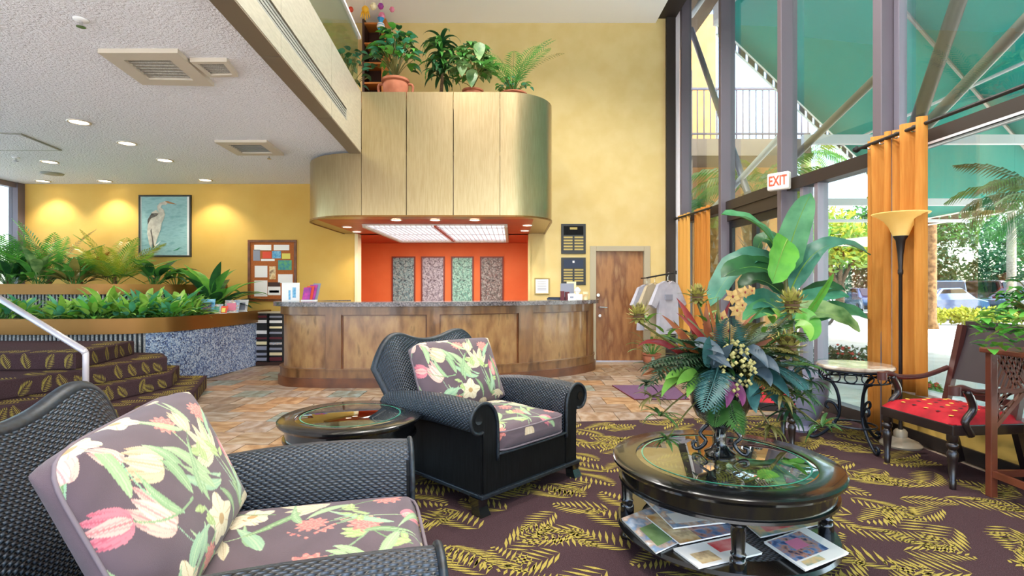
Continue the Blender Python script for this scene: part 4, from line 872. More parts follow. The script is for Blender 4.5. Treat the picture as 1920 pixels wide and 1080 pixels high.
def make_armchair(label):
    t = thing('wicker_armchair', label, 'armchair', group='wicker armchairs with floral cushions')
    prof = [(.335, .12), (.335, .3), (.335, .46), (.34, .54), (.36, .6), (.395, .64), (.44, .658), (.49, .652), (.53, .625), (.553, .585), (.552, .54), (.53, .503), (.495, .485), (.465, .495), (.45, .52)]
    for s in (-1, 1):
        rows, uvs = [], []; ny = 24
        for j in range(ny+1):
            f = j/ny; y = -.455+.94*f; bump = .018*math.sin(PI*f)-.05*f*f; flare = .012*math.sin(PI*f); al = 0; r = []; uv = []
            for i, (x, z) in enumerate(prof):
                if i: al += math.hypot(x-prof[i-1][0], z-prof[i-1][1])
                r.append((s*(x+flare*(z > .4)), y, z+bump*max(0, (z-.35)/.3))); uv.append((y, al))
            rows.append(r); uvs.append(uv)
        ar = obj('arm', MB().grid(rows, uvs=uvs), 'wicker', t, smooth=True)
        # front face of the arm with the scroll
        pol = [(.335, .115), (.335, .3), (.335, .46), (.34, .54), (.36, .6), (.395, .64), (.44, .658), (.49, .652), (.53, .625), (.553, .585), (.552, .54), (.53, .503), (.495, .487), (.455, .49), (.45, .44), (.45, .115)]
        obj('arm_front', MB().extr([(s*x, -.463, z) for x, z in pol], (0, .02, 0)), 'black_side', ar)
        sp = [(s*x, -.466, z) for x, z in pol[1:14]]; obj('braid_trim', MB().tube(crom(sp, 4), .011, 8), 'braid', ar, smooth=True)
        obj('scroll', MB().tube([(s*.49, -.468, .57), (s*.49, -.45, .57)], .03, 12), 'black_lacquer', ar)
        rows = [[(s*.45, -.45, z), (s*.45, .44, z)] for z in (.11, .5)]; obj('side_panel', MB().box(s*.45-.012, s*.45+.004, -.452, .475, .11, .515), 'black_side', t)
        obj('leg', MB().grid([[(s*.45+dx*q, y+dy*q, z) for dx, dy in ((-.04, -.04), (.04, -.04), (.04, .04), (-.04, .04))] for z, q, y in ((.105, 1.05, -.42), (.05, .82, -.425), (.0, 1.0, -.445))], closed_u=True).box(s*.45-.03, s*.45+.03, -.47, -.41, .0, .01), 'black_lacquer', t)
        obj('leg', MB().grid([[(s*.43+dx*q, y+dy*q, z) for dx, dy in ((-.035, -.035), (.035, -.035), (.035, .035), (-.035, .035))] for z, q, y in ((.105, 1.05, .44), (.05, .82, .45), (.0, 1.0, .48))], closed_u=True).box(s*.43-.025, s*.43+.025, .45, .5, .0, .01), 'black_lacquer', t)
    obj('front_panel', MB().box(-.335, .335, -.458, -.43, .11, .335), 'black_side', t); obj('seat_deck', MB().box(-.335, .335, -.43, .40, .28, .325), 'black_side', t)
    obj('back_panel', MB().box(-.44, .44, .45, .475, .11, .5), 'black_side', t)
    obj('front_braid', MB().tube(crom([(-.335, -.466, .47), (-.333, -.466, .345), (-.31, -.466, .335), (0, -.466, .33), (.31, -.466, .335), (.333, -.466, .345), (.335, -.466, .47)], 4), .010, 8), 'braid', t, smooth=True)
    obj('base_trim', MB().box(-.475, .475, -.478, -.45, .095, .122).box(-.475, -.445, -.45, .48, .095, .122).box(.445, .475, -.45, .48, .095, .122).box(-.475, .475, .46, .49, .095, .122), 'braid', t, bevel=.006)
    def zt(s): a = abs(s); return .915+.06*math.exp(-((a-.6)/.3)**2)-.17*max(0, (a-.55)/.45)**3.2
    def P(s, q, off): hw = .385+.115*max(0, q)**1.1; z = .3+(zt(s)-.3)*q; y = .375+.28*q-.045*s*s*(.3+.7*q)-.06*max(0, q-.8)*0; return (s*hw, y+off, z)
    for off, nm, mm in ((0, 'back_front', 'wicker'), (.055, 'back_rear', 'wicker')):
        rows, uvs = [], []
        for i in range(17):
            q = i/16; rows.append([P(-1+2*j/40, q, off) for j in range(41)]); uvs.append([((-1+2*j/40)*.48, q*.65) for j in range(41)])
        if off: rows = [list(reversed(r)) for r in rows]; uvs = [list(reversed(r)) for r in uvs]
        obj(nm, MB().grid(rows, uvs=uvs), mm, t, smooth=True)
    edge = [P(-1, q/10, .0275) for q in range(0, 10)]+[P(-1+2*j/50, 1, .0275) for j in range(51)]+[P(1, q/10, .0275) for q in range(9, -1, -1)]
    obj('back_rim', MB().tube(edge, .029, 10), 'braid', t, smooth=True)
    o = obj('seat_cushion', seat_me, None, t); o.location = (0, -.105, .405); q = obj('piping', seat_pipe, 'piping', o, smooth=True); q.location = (0, 0, .055)
    q = obj('piping', seat_pipe, 'piping', o, smooth=True); q.location = (0, 0, -.055)
    o = obj('back_pillow', pil_me, None, t); o.location = (0, .29, .70); o.rotation_euler = (math.radians(66), 0, 0); obj('piping', pil_pipe, 'piping', o, smooth=True)
    return t
ac = make_armchair('black wicker armchair with floral cushions facing the coffee table, in front of the desk')
ac.location = (-.19, 3.78, .012); ac.rotation_euler = (0, 0, math.radians(46.2))
dup(ac, (-.80, 1.763, .012), math.radians(105), 'black wicker armchair with floral cushions, nearest to the viewer at lower left', scale=(1.15, 1.06, 1.0))
# ---------------------------------------------------------------- tables
def round_top(t, R, z, ring=.15, th=.035):
    obj('tabletop_rim', MB().lathe([(R-ring, z-.02), (R-ring, z), (R-.012, z), (R, z-.008), (R, z-.02), (R-.012, z-th), (R-ring, z-th)], n=64, caps=False), 'black_lacquer', t, smooth=True, smooth_angle=35)
    g = obj('glass_inset', MB().lathe([(R-ring+.002, z-.006), (R-ring-.03, z+.0015), (0.001, z+.0015)], n=64, caps=False), 'table_glass', t, smooth=True, smooth_angle=20)
    obj('bevel_edge', MB().lathe([(R-ring-.028, z+.0025), (R-ring-.036, z+.0025)], n=64, caps=False), 'glass_edge', g)
    obj('apron', MB().lathe([(R-.045, z-th), (R-.045, z-.105), (R-.032, z-.108), (R-.03, z-.12), (R-.07, z-.12), (R-.07, z-th)], n=64, caps=False), 'black_lacquer', t, smooth=True, smooth_angle=35)
CT = (1.085, 2.75); R = .555; ZT_ = .475
t = thing('coffee_table', 'round black coffee table with a glass top and a low cane shelf', 'table', (*CT, .012)); round_top(t, R, ZT_-.012, .12)
for a in (-104, -14, 76, 166):
    a = math.radians(a); x, y = (R-.075)*math.cos(a), (R-.075)*math.sin(a)
    obj('leg', MB().lathe([(.036, 0), (.036, .02), (.03, .03), (.034, .10), (.036, .165), (.036, .175), (.028, .185), (.033, .2), (.027, .21), (.032, .30), (.03, .32), (.034, .325), (.028, .335), (.036, .345), (.036, .355)], (x, y, 0), 20), 'black_lacquer', t, smooth=True, smooth_angle=45)
sh = obj('shelf', MB().lathe([(R-.15, .105), (R-.03, .105), (R-.02, .12), (R-.03, .135), (R-.15, .135)], n=64, caps=False), 'black_lacquer', t, smooth=True, smooth_angle=35)
rows = [[((R-.15)*k/8*math.cos(2*PI*j/48), (R-.15)*k/8*math.sin(2*PI*j/48), .128) for j in range(49)] for k in range(9)]
obj('cane_panel', MB().grid(rows, uvs=[[(p[0], p[1]) for p in r] for r in rows]), 'cane', sh)
ST = (-1.0, 3.32)
t = thing('side_table', 'round black side table with a glass top between the wicker armchairs', 'table', (*ST, .0)); round_top(t, .43, .562, .1)
for a in (35, 125, 215, 305):
    a = math.radians(a); x, y = .34*math.cos(a), .34*math.sin(a); obj('leg', MB().lathe([(.03, 0), (.03, .02), (.024, .03), (.03, .2), (.024, .21), (.03, .4), (.03, .46)], (x, y, 0), 16), 'black_lacquer', t, smooth=True, smooth_angle=45)
obj('shelf', MB().lathe([(.001, .12), (.36, .12), (.37, .135), (.36, .15), (.001, .15)], n=40, caps=False), 'black_lacquer', t)
# magazines on the shelf
def magazine(c0, c1, c3, z, m, label, pics):
    """c0,c1,c3 corners on the plane (near-left, near-right, far-left)"""
    c0, c1, c3 = [Vector((*c, 0)) for c in (c0, c1, c3)]; ex, ey = c1-c0, c3-c0; t = thing('magazine', label, 'magazine', (c0.x, c0.y, z), group='magazines on the coffee table shelf')
    q = lambda a, b, h: ex*a+ey*b+Vector((0, 0, h))
    obj('pages', MB().extr([q(.004, .004, .001), q(.99, .004, .001), q(.99, .99, .001), q(.004, .99, .001)], (0, 0, .007)), 'paper', t)
    obj('cover', MB().extr([q(0, 0, .008), q(1, 0, .008), q(1, 1, .008), q(0, 1, .008)], (0, 0, .0015)), m, t)
    for i_, (a0, b0, a1, b1, pm) in enumerate(pics): zz = .0096+.0006*i_; obj('cover_picture', MB().extr([q(a0, b0, zz), q(a1, b0, zz), q(a1, b1, zz), q(a0, b1, zz)], (0, 0, .0004)), pm, t)
def g(u, v, z): p = flr(u, v, z); return (p.x, p.y)
SZ = .148
magazine(g(1230, 1040, SZ), g(1325, 995, SZ), g(1165, 975, SZ), SZ, 'mag_a', 'magazine with a green and grey cover at the left of the shelf pile', [(.1, .1, .9, .6, 'mag_green')])
magazine(g(1310, 1068, SZ), g(1430, 1040, SZ), g(1262, 1032, SZ), SZ+.0, 'paper', 'white magazine with small orange pictures at the front of the shelf', [(.1, .1, .4, .6, 'mag_gold'), (.5, .4, .9, .9, 'mag_red')])
magazine(g(1275, 1028, SZ), g(1388, 1004, SZ), g(1210, 975, SZ), SZ+.013, 'mag_b', 'magazine with a tan and blue cover in the middle of the shelf pile', [(0, 0, .35, 1, 'mag_gold')])
magazine(g(1262, 1003, SZ), g(1376, 990, SZ), g(1205, 945, SZ), SZ+.026, 'mag_a', 'pale blue open newspaper on top of the shelf pile', [(.08, .55, .9, .92, 'mag_b'), (.1, .1, .9, .4, 'paper')])
magazine(g(1426, 1010, SZ), g(1540, 985, SZ), g(1370, 962, SZ), SZ, 'mag_teal', 'teal magazine with a red picture at the back of the shelf', [(.15, .1, .6, .6, 'mag_red'), (.1, .7, .7, .95, 'mag_green')])
magazine(g(1510, 1078, SZ), g(1592, 1045, SZ), g(1432, 1024, SZ), SZ+.012, 'paper', 'magazine with a dark blue cover overhanging the right of the shelf', [(.04, .25, .8, .96, 'mag_b'), (.3, .5, .6, .8, 'pink'), (.1, .05, .5, .2, 'mag_teal')])
# wrought iron table
t = thing('iron_table', 'wrought iron pedestal table with a round stone top beside the orange curtain', 'table', (2.93, 4.56, .012)); TR = .29
obj('stone_top', MB().lathe([(.001, .655), (TR-.01, .655), (TR, .665), (TR, .678), (TR-.01, .688), (.001, .688)], n=40, caps=False), 'marble', t, smooth=True, smooth_angle=40)
obj('ring', MB().tube([(TR*.93*math.cos(2*PI*k/40), TR*.93*math.sin(2*PI*k/40), .645) for k in range(40)], .009, 6, closed=True).tube([(TR*.88*math.cos(2*PI*k/40), TR*.88*math.sin(2*PI*k/40), .555) for k in range(40)], .007, 6, closed=True), 'iron', t)
for k in range(14):
    a = 2*PI*k/14; c = Vector((TR*.91*math.cos(a), TR*.91*math.sin(a), .60)); tx = Vector((-math.sin(a), math.cos(a), 0)); obj('scroll', MB().tube([c+tx*.045*math.cos(q)+Vector((0, 0, .042*math.sin(q))) for q in [2*PI*i/12 for i in range(12)]], .0055, 5, closed=True), 'iron', t)
for k in range(3):
    a = math.radians(-95+120*k); d = Vector((math.cos(a), math.sin(a), 0)); pth = [d*r+Vector((0, 0, z)) for r, z in ((.25, .555), (.17, .52), (.125, .43), (.11, .3), (.13, .2), (.2, .1), (.28, .03), (.33, .02), (.345, .05), (.32, .07), (.30, .055))]
    obj('leg', MB().tube(crom(pth, 5), .013, 8), 'iron', t, smooth=True); obj('leg_curl', MB().tube(crom([d*r+Vector((0, 0, z)) for r, z in ((.115, .26), (.15, .33), (.2, .345), (.215, .31), (.19, .285))], 5), .011, 8), 'iron', t, smooth=True)
obj('stretcher_ring', MB().tube([(.16*math.cos(2*PI*k/30), .16*math.sin(2*PI*k/30), .17) for k in range(30)], .008, 6, closed=True), 'iron', t)
# ---------------------------------------------------------------- upholstered red chairs
def make_redchair(label):
    t = thing('dining_armchair', label, 'chair', group='red seated armchairs by the window'); W2 = .27; D = .52   # front = -y
    rows = []
    for i in range(15):
        b = -1+2*i/14; rows.append([(a*(W2+.03+.0)*.98, b*(D/2)*1.02, .43+.075*(max(0, 1-abs(a)**5)*max(0, 1-abs(b)**5))**.4) for a in [-1+2*j/16 for j in range(17)]])
    so = obj('seat_pad', MB().grid(rows).box(-W2-.02, W2+.02, -D/2, D/2, .425, .435), 'red_seat', t, smooth=True, smooth_angle=50)
    b, b2 = MB(), MB()
    for i in range(6):
        for j in range(6):
            x, y = -.24+.096*i+(.04 if j % 2 else 0), -.22+.085*j; z = .431+.075*(max(0, 1-abs(x/.294)**5)*max(0, 1-abs(y/.265)**5))**.4
            if abs(x) < .27: (b if (i+j) % 2 else b2).lathe([(.016, z), (.006, z+.003)], (x, y, 0), 7)
    obj('gold_motif', b, 'seat_motif', so); obj('dark_motif', b2, 'seat_motif_dark', so)
    obj('seat_frame', MB().box(-W2-.03, W2+.03, -D/2-.01, -D/2+.03, .36, .43).box(-W2-.03, -W2+.01, -D/2, D/2, .36, .43).box(W2-.01, W2+.03, -D/2, D/2, .36, .43).box(-W2, W2, D/2-.04, D/2, .36, .43), 'chair_wood', t, bevel=.006)
    for s in (-1, 1):
        obj('leg', MB().lathe([(.018, 0), (.022, .06), (.018, .065), (.03, .2), (.033, .24), (.02, .262), (.034, .28), (.034, .3), (.022, .31), (.034, .325), (.034, .365)], (s*W2, -D/2+.02, 0), 16), 'chair_wood', t, smooth=True, smooth_angle=50)
        obj('leg', MB().bar((s*W2*.95, D/2+.1, 0), (s*W2*.95, D/2-.02, .43), .045, .05), 'chair_wood', t)
        obj('back_post', MB().bar((s*W2*.95, D/2-.03, .4), (s*W2*.95, D/2+.12, 1.05), .045, .04), 'chair_wood_red', t)
        obj('arm', MB().tube(crom([(s*.29, D/2+.03, .72), (s*.305, .1, .655), (s*.305, -.1, .65), (s*.3, -.2, .68), (s*.3, -.255, .67)], 5), [.02]*21, 8).lathe([(.034, -.03), (.034, .03)], (s*.3, -.255, .66), 12), 'chair_wood_red', t, smooth=True, smooth_angle=50)
        obj('arm_support', MB().tube(crom([(s*.295, -.13, .36), (s*.3, -.18, .45), (s*.3, -.12, .54), (s*.302, -.17, .66)], 5), .024, 8), 'chair_wood', t, smooth=True)
    rows = [[(-.255+.51*j/10, D/2+.035+.12*(z-.7)/.35+.02*math.sin(PI*j/10), z) for j in range(11)] for z in (.64, .75, .9, 1.0, 1.06, 1.07)]
    m = MB().grid(rows); m.grid([[(x, y+.03, z) for x, y, z in reversed(r)] for r in rows]); m.box(-.26, .26, D/2+.15, D/2+.185, 1.04, 1.08)
    obj('backrest', m, 'chair_leather', t, smooth=True, smooth_angle=40); obj('lower_rail', MB().box(-.25, .25, D/2+.0, D/2+.03, .52, .57), 'chair_wood', t)
    return t
rc = make_redchair('dark wood armchair with a red patterned seat, beside the right window'); rc.location = (3.14, 3.84, .012); rc.rotation_euler = (0, 0, math.radians(-84))
dup(rc, (2.12, 4.6, .012), math.radians(70), 'dark wood armchair with a red seat, half hidden behind the flower arrangement', scale=(.95, .95, .95))
# ---------------------------------------------------------------- lattice plant stand
t = thing('plant_stand', 'reddish wooden plant stand with lattice brackets at the right edge', 'stand', (3.31, 3.28, .012), 0); S2 = .235
for sx in (-1, 1):
    for sy in (-1, 1): obj('leg', MB().box(sx*S2-.022, sx*S2+.022, sy*S2*.6-.022, sy*S2*.6+.022, 0, .92), 'stand_wood', t, bevel=.004)
obj('top', MB().box(-S2-.04, S2+.04, -S2*.6-.05, S2*.6+.05, .92, .955), 'stand_wood', t, bevel=.008); obj('stretcher', MB().box(-S2, S2, -S2*.6-.012, -S2*.6+.012, .13, .17).box(-S2, S2, S2*.6-.012, S2*.6+.012, .13, .17).box(-S2-.012, -S2+.012, -S2*.6, S2*.6, .13, .17), 'stand_wood', t)
for sy in (-1, 1):
    y = sy*S2*.6
    for s in (-1, 1):
        br = obj('bracket', MB().bar((s*S2, y, .42), (s*.02, y, .68), .02, .025).bar((s*S2, y, .68), (0, y, .68), .02, .025), 'stand_wood', t)
        m = MB()
        for k in range(6): x0 = s*(S2-.02-.035*k); m.bar((x0, y, .92), (x0-s*.14 if abs(x0-s*.14) < S2 and (x0-s*.14)*s > -.01 else 0, y, .70), .008, .012)
        for k in range(5): x0 = s*(.01+.035*k); m.bar((x0, y, .92), (x0+s*.09, y, .69), .008, .012)
        for k in range(4): m.bar((s*(S2-.02), y, .47+.05*k), (s*(S2-.05-.045*k), y, .68), .008, .012).bar((s*(S2-.02), y, .67-.05*k), (s*(S2-.05-.03*k), y, .5+.04*k), .006, .01)
        lt = obj('lattice', m, 'stand_wood', br)
# ---------------------------------------------------------------- floor lamp
t = thing('floor_lamp', 'tall torchiere floor lamp with a fluted amber glass bowl', 'lamp', (3.3, 4.53, .012))
obj('base', MB().lathe([(.001, 0), (.15, 0), (.155, .015), (.13, .04), (.08, .06), (.05, .075), (.05, .12), (.035, .14), (.001, .14)], n=32, caps=False), 'lamp_base', t, smooth=True, smooth_angle=50)
obj('pole', MB().lathe([(.02, .12), (.018, .15), (.014, .2), (.014, 1.45), (.02, 1.46), (.02, 1.49), (.016, 1.5), (.022, 1.62), (.035, 1.74), (.055, 1.775), (.055, 1.785)], n=16), 'lamp_pole', t, smooth=True)
rows = []
for r, z in ((.055, 1.78), (.062, 1.8), (.085, 1.86), (.12, 1.91), (.17, 1.95), (.2, 1.962), (.208, 1.972), (.2, 1.968), (.165, 1.955), (.115, 1.915), (.08, 1.865), (.055, 1.8)): rows.append([(r*(1+.018*math.cos(k*PI))*math.cos(2*PI*k/64), r*(1+.018*math.cos(k*PI))*math.sin(2*PI*k/64), z) for k in range(64)])
obj('bowl_shade', MB().grid(rows, closed_u=True), 'lamp_glass', t, smooth=True)
# ---------------------------------------------------------------- curtains and rods
def curtain(name, label, a, c, z0, z1, folds, amp, m, seed=0, group='orange grommet curtains', wob=.02):
    a, c = Vector((*a, 0)), Vector((*c, 0)); d = c-a; L = d.length; d.normalize(); n = Vector((-d.y, d.x, 0)); t = thing(name, label, 'curtain', (a.x, a.y, 0), group=group); rr = random.Random(seed)
    N = folds*12; M = 14; rows = []
    for i in range(M+1):
        f = i/M; z = z1+(z0-z1)*f; r = []
        for j in range(N+1):
            s = j/N; ph = 2*PI*folds*s; am = amp*(1-.25*f)*(.75+.25*math.sin(seed+s*5+f*2)); r.append(d*(L*s+wob*math.sin(f*4+seed)*math.sin(PI*s)+.02*math.sin(ph*2)*f)+n*(am*math.sin(ph))+Vector((0, 0, z)))
        rows.append(r)
    o = obj('panel', MB().grid(rows), m, t, smooth=True); s = o.modifiers.new('thick', 'SOLIDIFY'); s.thickness = .004
    for k in range(folds*2):
        p = d*(L*(k+.5)/(folds*2)); ph = PI*(k+.5)
        q = Vector((0, 0, z1-.06))+p+n*0; obj('grommet', MB().tube([q+n*.026*math.cos(x)*.5+Vector((0, 0, .026*math.sin(x)))+d*.026*math.cos(x)*.8 for x in [2*PI*i/14 for i in range(14)]], .006, 5, closed=True), 'chrome', o)
    return t
def rod(label, a, c, r=.016):
    a, c = Vector(a), Vector(c); t = thing('curtain_rod', label, 'curtain rod', tuple(a)); o = obj('rod', MB().tube([Vector(), c-a], r, 10), 'black_paint', t); obj('finial', MB().lathe([(.01, -.03), (.035, -.01), (.035, .01), (.01, .03)], tuple(Vector()), 12), 'black_paint', t)
    n = (c-a).normalized(); x = Vector((.12, 0, 0)); obj('bracket', MB().tube([n*.05, n*.05+x], .01, 6), 'black_paint', t)
rod('long black curtain rod above the large orange curtain', (3.36, 5.2, 2.70), (3.56, -.6, 2.70))
curtain('orange_curtain', 'large orange curtain panel hanging behind the floor lamp, wall side', (3.42, 5.13), (3.40, 4.78), .02, 2.76, 2, .07, 'curtain_orange', 1)
curtain('orange_curtain', 'large orange curtain panel hanging behind the floor lamp, window side', (3.40, 4.77), (3.40, 4.36), .46, 2.76, 2, .085, 'curtain_orange', 2)
rod('short black curtain rod beside the yellow back wall', (2.95, 9.62, 2.60), (3.10, 8.3, 2.60))
curtain('orange_curtain', 'pale orange curtain panel next to the yellow back wall', (2.97, 9.55), (3.04, 9.1), .05, 2.64, 3, .04, 'curtain_light', 3)
curtain('orange_curtain', 'orange curtain panel left of the entrance doors', (3.06, 8.95), (3.12, 8.4), .05, 2.66, 3, .04, 'curtain_orange', 4)
# exit sign
p = at(1460, 340, 6.42); t = thing('exit_sign', 'white exit sign with red EXIT letters on the window post', 'sign', (p.x, p.y, p.z), math.radians(-50))
obj('housing', MB().box(-.13, .13, -.03, .05, -.105, .105), 'exit_white', t, bevel=.02)
cu = bpy.data.curves.new('exit_text', 'FONT'); cu.body = 'EXIT'; cu.size = .15; cu.extrude = .002; cu.align_x = 'CENTER'; cu.align_y = 'CENTER'; cu.offset = .003
tmp = bpy.data.objects.new('exit_text', cu); COL.objects.link(tmp); bpy.context.view_layer.update(); dg = bpy.context.evaluated_depsgraph_get(); me = bpy.data.meshes.new_from_object(tmp.evaluated_get(dg)); bpy.data.objects.remove(tmp)
o = obj('letters', me, 'exit_red', t); o.rotation_euler = (PI/2, 0, 0); o.scale = (.7, 1.1, 1); o.location = (0, -.033, 0)
# door mat
q = [flr(*p) for p in ((1148, 724), (1262, 723), (1292, 750), (1190, 750))]; t = thing('door_mat', 'purple floor mat on the tiles toward the entrance', 'mat', (q[0].x, q[0].y, 0))
obj('pile', MB().prism([(p.x-q[0].x, p.y-q[0].y) for p in q], .001, .012), 'mat_purple', t); obj('edge_binding', MB().tube([p-q[0]+Vector((0, 0, .007)) for p in q], .008, 6, closed=True), 'dark_red', t)
# ---------------------------------------------------------------- flower arrangement on the coffee table
AY = 2.8; AO = at(1350, 855, AY); AO.z = ZT_+.004
t = thing('flower_arrangement', 'big mixed flower and fern arrangement in a black footed urn on the coffee table', 'flowers', tuple(AO))
def A(u, v, Y=AY): return at(u, v, Y)-AO
urn = obj('urn', MB().lathe([(.001, 0), (.075, 0), (.08, .012), (.05, .03), (.03, .06), (.035, .09), (.028, .11), (.06, .15), (.12, .2), (.15, .27), (.145, .33), (.16, .345), (.15, .35), (.12, .33), (.001, .32)], n=28, caps=False), 'black_lacquer', t, smooth=True, smooth_angle=50)
for k in range(4):
    a = PI/4+k*PI/2+.3; d = Vector((math.cos(a), math.sin(a), 0)); obj('scroll_foot', MB().tube(crom([d*r+Vector((0, 0, z)) for r, z in ((.06, .15), (.1, .1), (.07, .06), (.1, .02), (.13, .015), (.135, .045), (.115, .05))], 4), .011, 7), 'black_lacquer', urn, smooth=True)
core = Vector((0.02, 0, .42)); rr = random.Random(11)
def part(nm, mb, m, **k): return obj(nm, mb, m, t, smooth=True, **k)
def img_leaf(nm, m, u0, v0, u1, v1, u2, v2, w, dY0=0, dY2=0, prof='lance', fold=.25, face=(0, -1, .35), n=8):
    p = bez(A(u0, v0, AY+dY0), A(u1, v1, AY+(dY0+dY2)/2), A(u2, v2, AY+dY2), n); return part(nm, blade(MB(), p, w, face, prof, fold), m)
def protea(u, v, r, dY, stem_to=(1350, 700)):
    c = A(u, v, AY+dY); m = MB(); m2 = MB()
    for ring in range(6):
        el = -.75+ring*.38; n = max(5, int(13*math.cos(el)))
        for k in range(n):
            a = 2*PI*(k+.5*(ring % 2))/n; d = Vector((math.cos(a)*math.cos(el), math.sin(a)*math.cos(el), math.sin(el))); s = d.cross(Vector((0, 0, 1)) if abs(d.z) < .95 else Vector((1, 0, 0))).normalized(); u_ = s.cross(d)
            b0 = c+d*r*.35; m.add([b0-s*r*.16, b0+s*r*.16, c+d*r*.85+s*r*.13+u_*r*.1, c+d*r*1.12+u_*r*.22, c+d*r*.85-s*r*.13+u_*r*.1], [(0, 1, 2, 3, 4)])
    o = part('protea_bloom', m, 'protea'); obj('bloom_core', m2.lathe([(.001, -r*.6), (r*.3, -r*.45), (r*.45, -r*.1), (r*.36, r*.3), (.001, r*.5)], tuple(c), 12, caps=False), 'protea_core', o, smooth=True)
    obj('stem', MB().tube(bez(c+Vector((0, 0, -r*.5)), (c+core)*.5+Vector((0, 0, -.03)), core, 5), .006, 6), 'arr_olive', o)
    ll = MB()
    for k in range(7):
        f = rr.uniform(.05, .5); b0 = c.lerp(core, f); h = rr.uniform(0, 6.28); blade(ll, arc(b0, h, .7, .13, .9, 5), .03, up_face(h))
    obj('stem_leaf', ll, 'arr_lime', o, smooth=True)
for u, v, r, dY in ((1198, 592, .062, -.15), (1308, 556, .066, 0), (1485, 570, .085, .05), (1478, 652, .085, -.2), (1330, 600, .04, .1)): protea(u, v, r, dY)
for a in ((1330, 690, 1300, 600, 1268, 558, .05, 'red_leaf'), (1340, 690, 1320, 610, 1325, 565, .045, 'rust_leaf'), (1350, 690, 1340, 620, 1372, 560, .04, 'red_leaf'), (1310, 690, 1265, 640, 1218, 640, .045, 'red_leaf'), (1320, 690, 1280, 620, 1240, 590, .04, 'rust_leaf'), (1300, 690, 1290, 640, 1262, 600, .035, 'arr_olive'), (1330, 690, 1310, 630, 1290, 590, .04, 'arr_green'),
          (1300, 690, 1240, 690, 1200, 705, .03, 'rust_leaf'), (1310, 680, 1225, 620, 1195, 650, .035, 'red_leaf')):
    img_leaf('tall_leaf', a[7], *a[:6], a[6], rr.uniform(-.1, .1), rr.uniform(-.2, .1))
# orchids
for u, v, s in ((1372, 556, .045), (1395, 548, .035), (1352, 596, .045), (1365, 620, .05), (1380, 582, .04), (1345, 628, .04), (1376, 640, .042), (1408, 545, .03), (1390, 572, .035)):
    c = A(u, v, AY-.08); m = MB()
    for k in range(5):
        a = 2*PI*k/5+u; d = Vector((math.cos(a), -.35, math.sin(a))); blade(m, [c, c+d*s*.5, c+d*s+Vector((0, .02, 0))], s*.75, (0, -1, 0), 'ovate', .2)
    o = part('orchid_bloom', m, 'orchid'); obj('lip', MB().lathe([(.001, -s*.2), (s*.16, 0), (.001, s*.2)], tuple(c+Vector((0, -.015, 0))), 8, caps=False), 'red_leaf', o, smooth=True)
# hydrangea like cream bloom
c = A(1382, 690, AY-.28); m = MB()
for k in range(90):
    d = Vector((rr.gauss(0, 1), rr.gauss(0, 1), rr.gauss(0, 1))).normalized(); q = c+d*.075*rr.uniform(.75, 1.1)+Vector((0, 0, d.z*.05)); m.lathe([(.001, -.01), (.012, 0), (.001, .01)], tuple(q), 5, caps=False)
part('cream_bloom', m, 'cream_bloom')
# magenta and blue-grey accents
img_leaf('accent_leaf', 'magenta_leaf', 1365, 710, 1370, 735, 1362, 765, .055, -.25, -.36, 'ovate'); img_leaf('accent_leaf', 'magenta_leaf', 1372, 715, 1395, 740, 1392, 762, .05, -.25, -.36, 'ovate')
for a in ((1405, 680, 1440, 670, 1462, 700, .075), (1410, 690, 1440, 700, 1445, 725, .07), (1300, 640, 1335, 645, 1358, 665, .06), (1335, 690, 1355, 660, 1375, 645, .06), (1400, 650, 1425, 660, 1440, 690, .06), (1320, 650, 1345, 670, 1372, 690, .06)): img_leaf('blue_leaf', 'arr_grey', *a, -.22, -.34, 'ovate', .35)
for a in ((1330, 690, 1318, 650, 1330, 630, .06), (1415, 720, 1405, 750, 1418, 775, .07), (1425, 700, 1410, 720, 1405, 745, .06), (1430, 690, 1465, 720, 1480, 745, .06), (1440, 720, 1450, 750, 1470, 765, .06)): img_leaf('teal_leaf', 'arr_blue', *a, -.22, -.36, 'ovate', .3)
# heart leaves
for a in ((1310, 700, 1285, 700, 1268, 722, .055), (1310, 705, 1295, 715, 1288, 745, .055), (1300, 700, 1265, 692, 1246, 712, .045), (1490, 610, 1520, 605, 1518, 640, .07), (1300, 690, 1250, 705, 1240, 745, .05)): img_leaf('heart_leaf', 'arr_lime', *a, -.22, -.36, 'ovate', .2)
# big fern fronds
def afrond(u0, v0, u1, v1, u2, v2, w, m, n=22, dY0=-.1, dY2=-.3, lw=.016):
    part('fern_frond', frond(MB(), bez(A(u0, v0, AY+dY0), A(u1, v1, AY+(dY0+dY2)/2), A(u2, v2, AY+dY2), 10), w, n, lw, .3, 1.0), m)
afrond(1350, 680, 1290, 640, 1215, 725, .13, 'arr_dark'); afrond(1345, 690, 1345, 700, 1318, 772, .1, 'arr_blue', 24, -.25, -.42, .014); afrond(1350, 690, 1280, 660, 1205, 690, .12, 'arr_dark'); afrond(1370, 740, 1360, 770, 1395, 815, .08, 'arr_green', 20, -.2, -.35); afrond(1360, 750, 1345, 770, 1340, 800, .07, 'arr_green', 18, -.2, -.33)
afrond(1400, 690, 1470, 600, 1510, 640, .13, 'arr_green'); afrond(1400, 690, 1440, 610, 1480, 600, .14, 'arr_green', 22, 0, .1); afrond(1420, 700, 1500, 660, 1550, 700, .12, 'arr_green', 22, 0, -.1); afrond(1400, 700, 1500, 700, 1535, 760, .12, 'arr_dark', 22, -.1, -.25); afrond(1420, 680, 1480, 690, 1510, 730, .12, 'arr_blue', 22, -.2, -.35); afrond(1330, 690, 1300, 600, 1250, 620, .1, 'arr_dark', 20, .1, .1)
rf = random.Random(21)
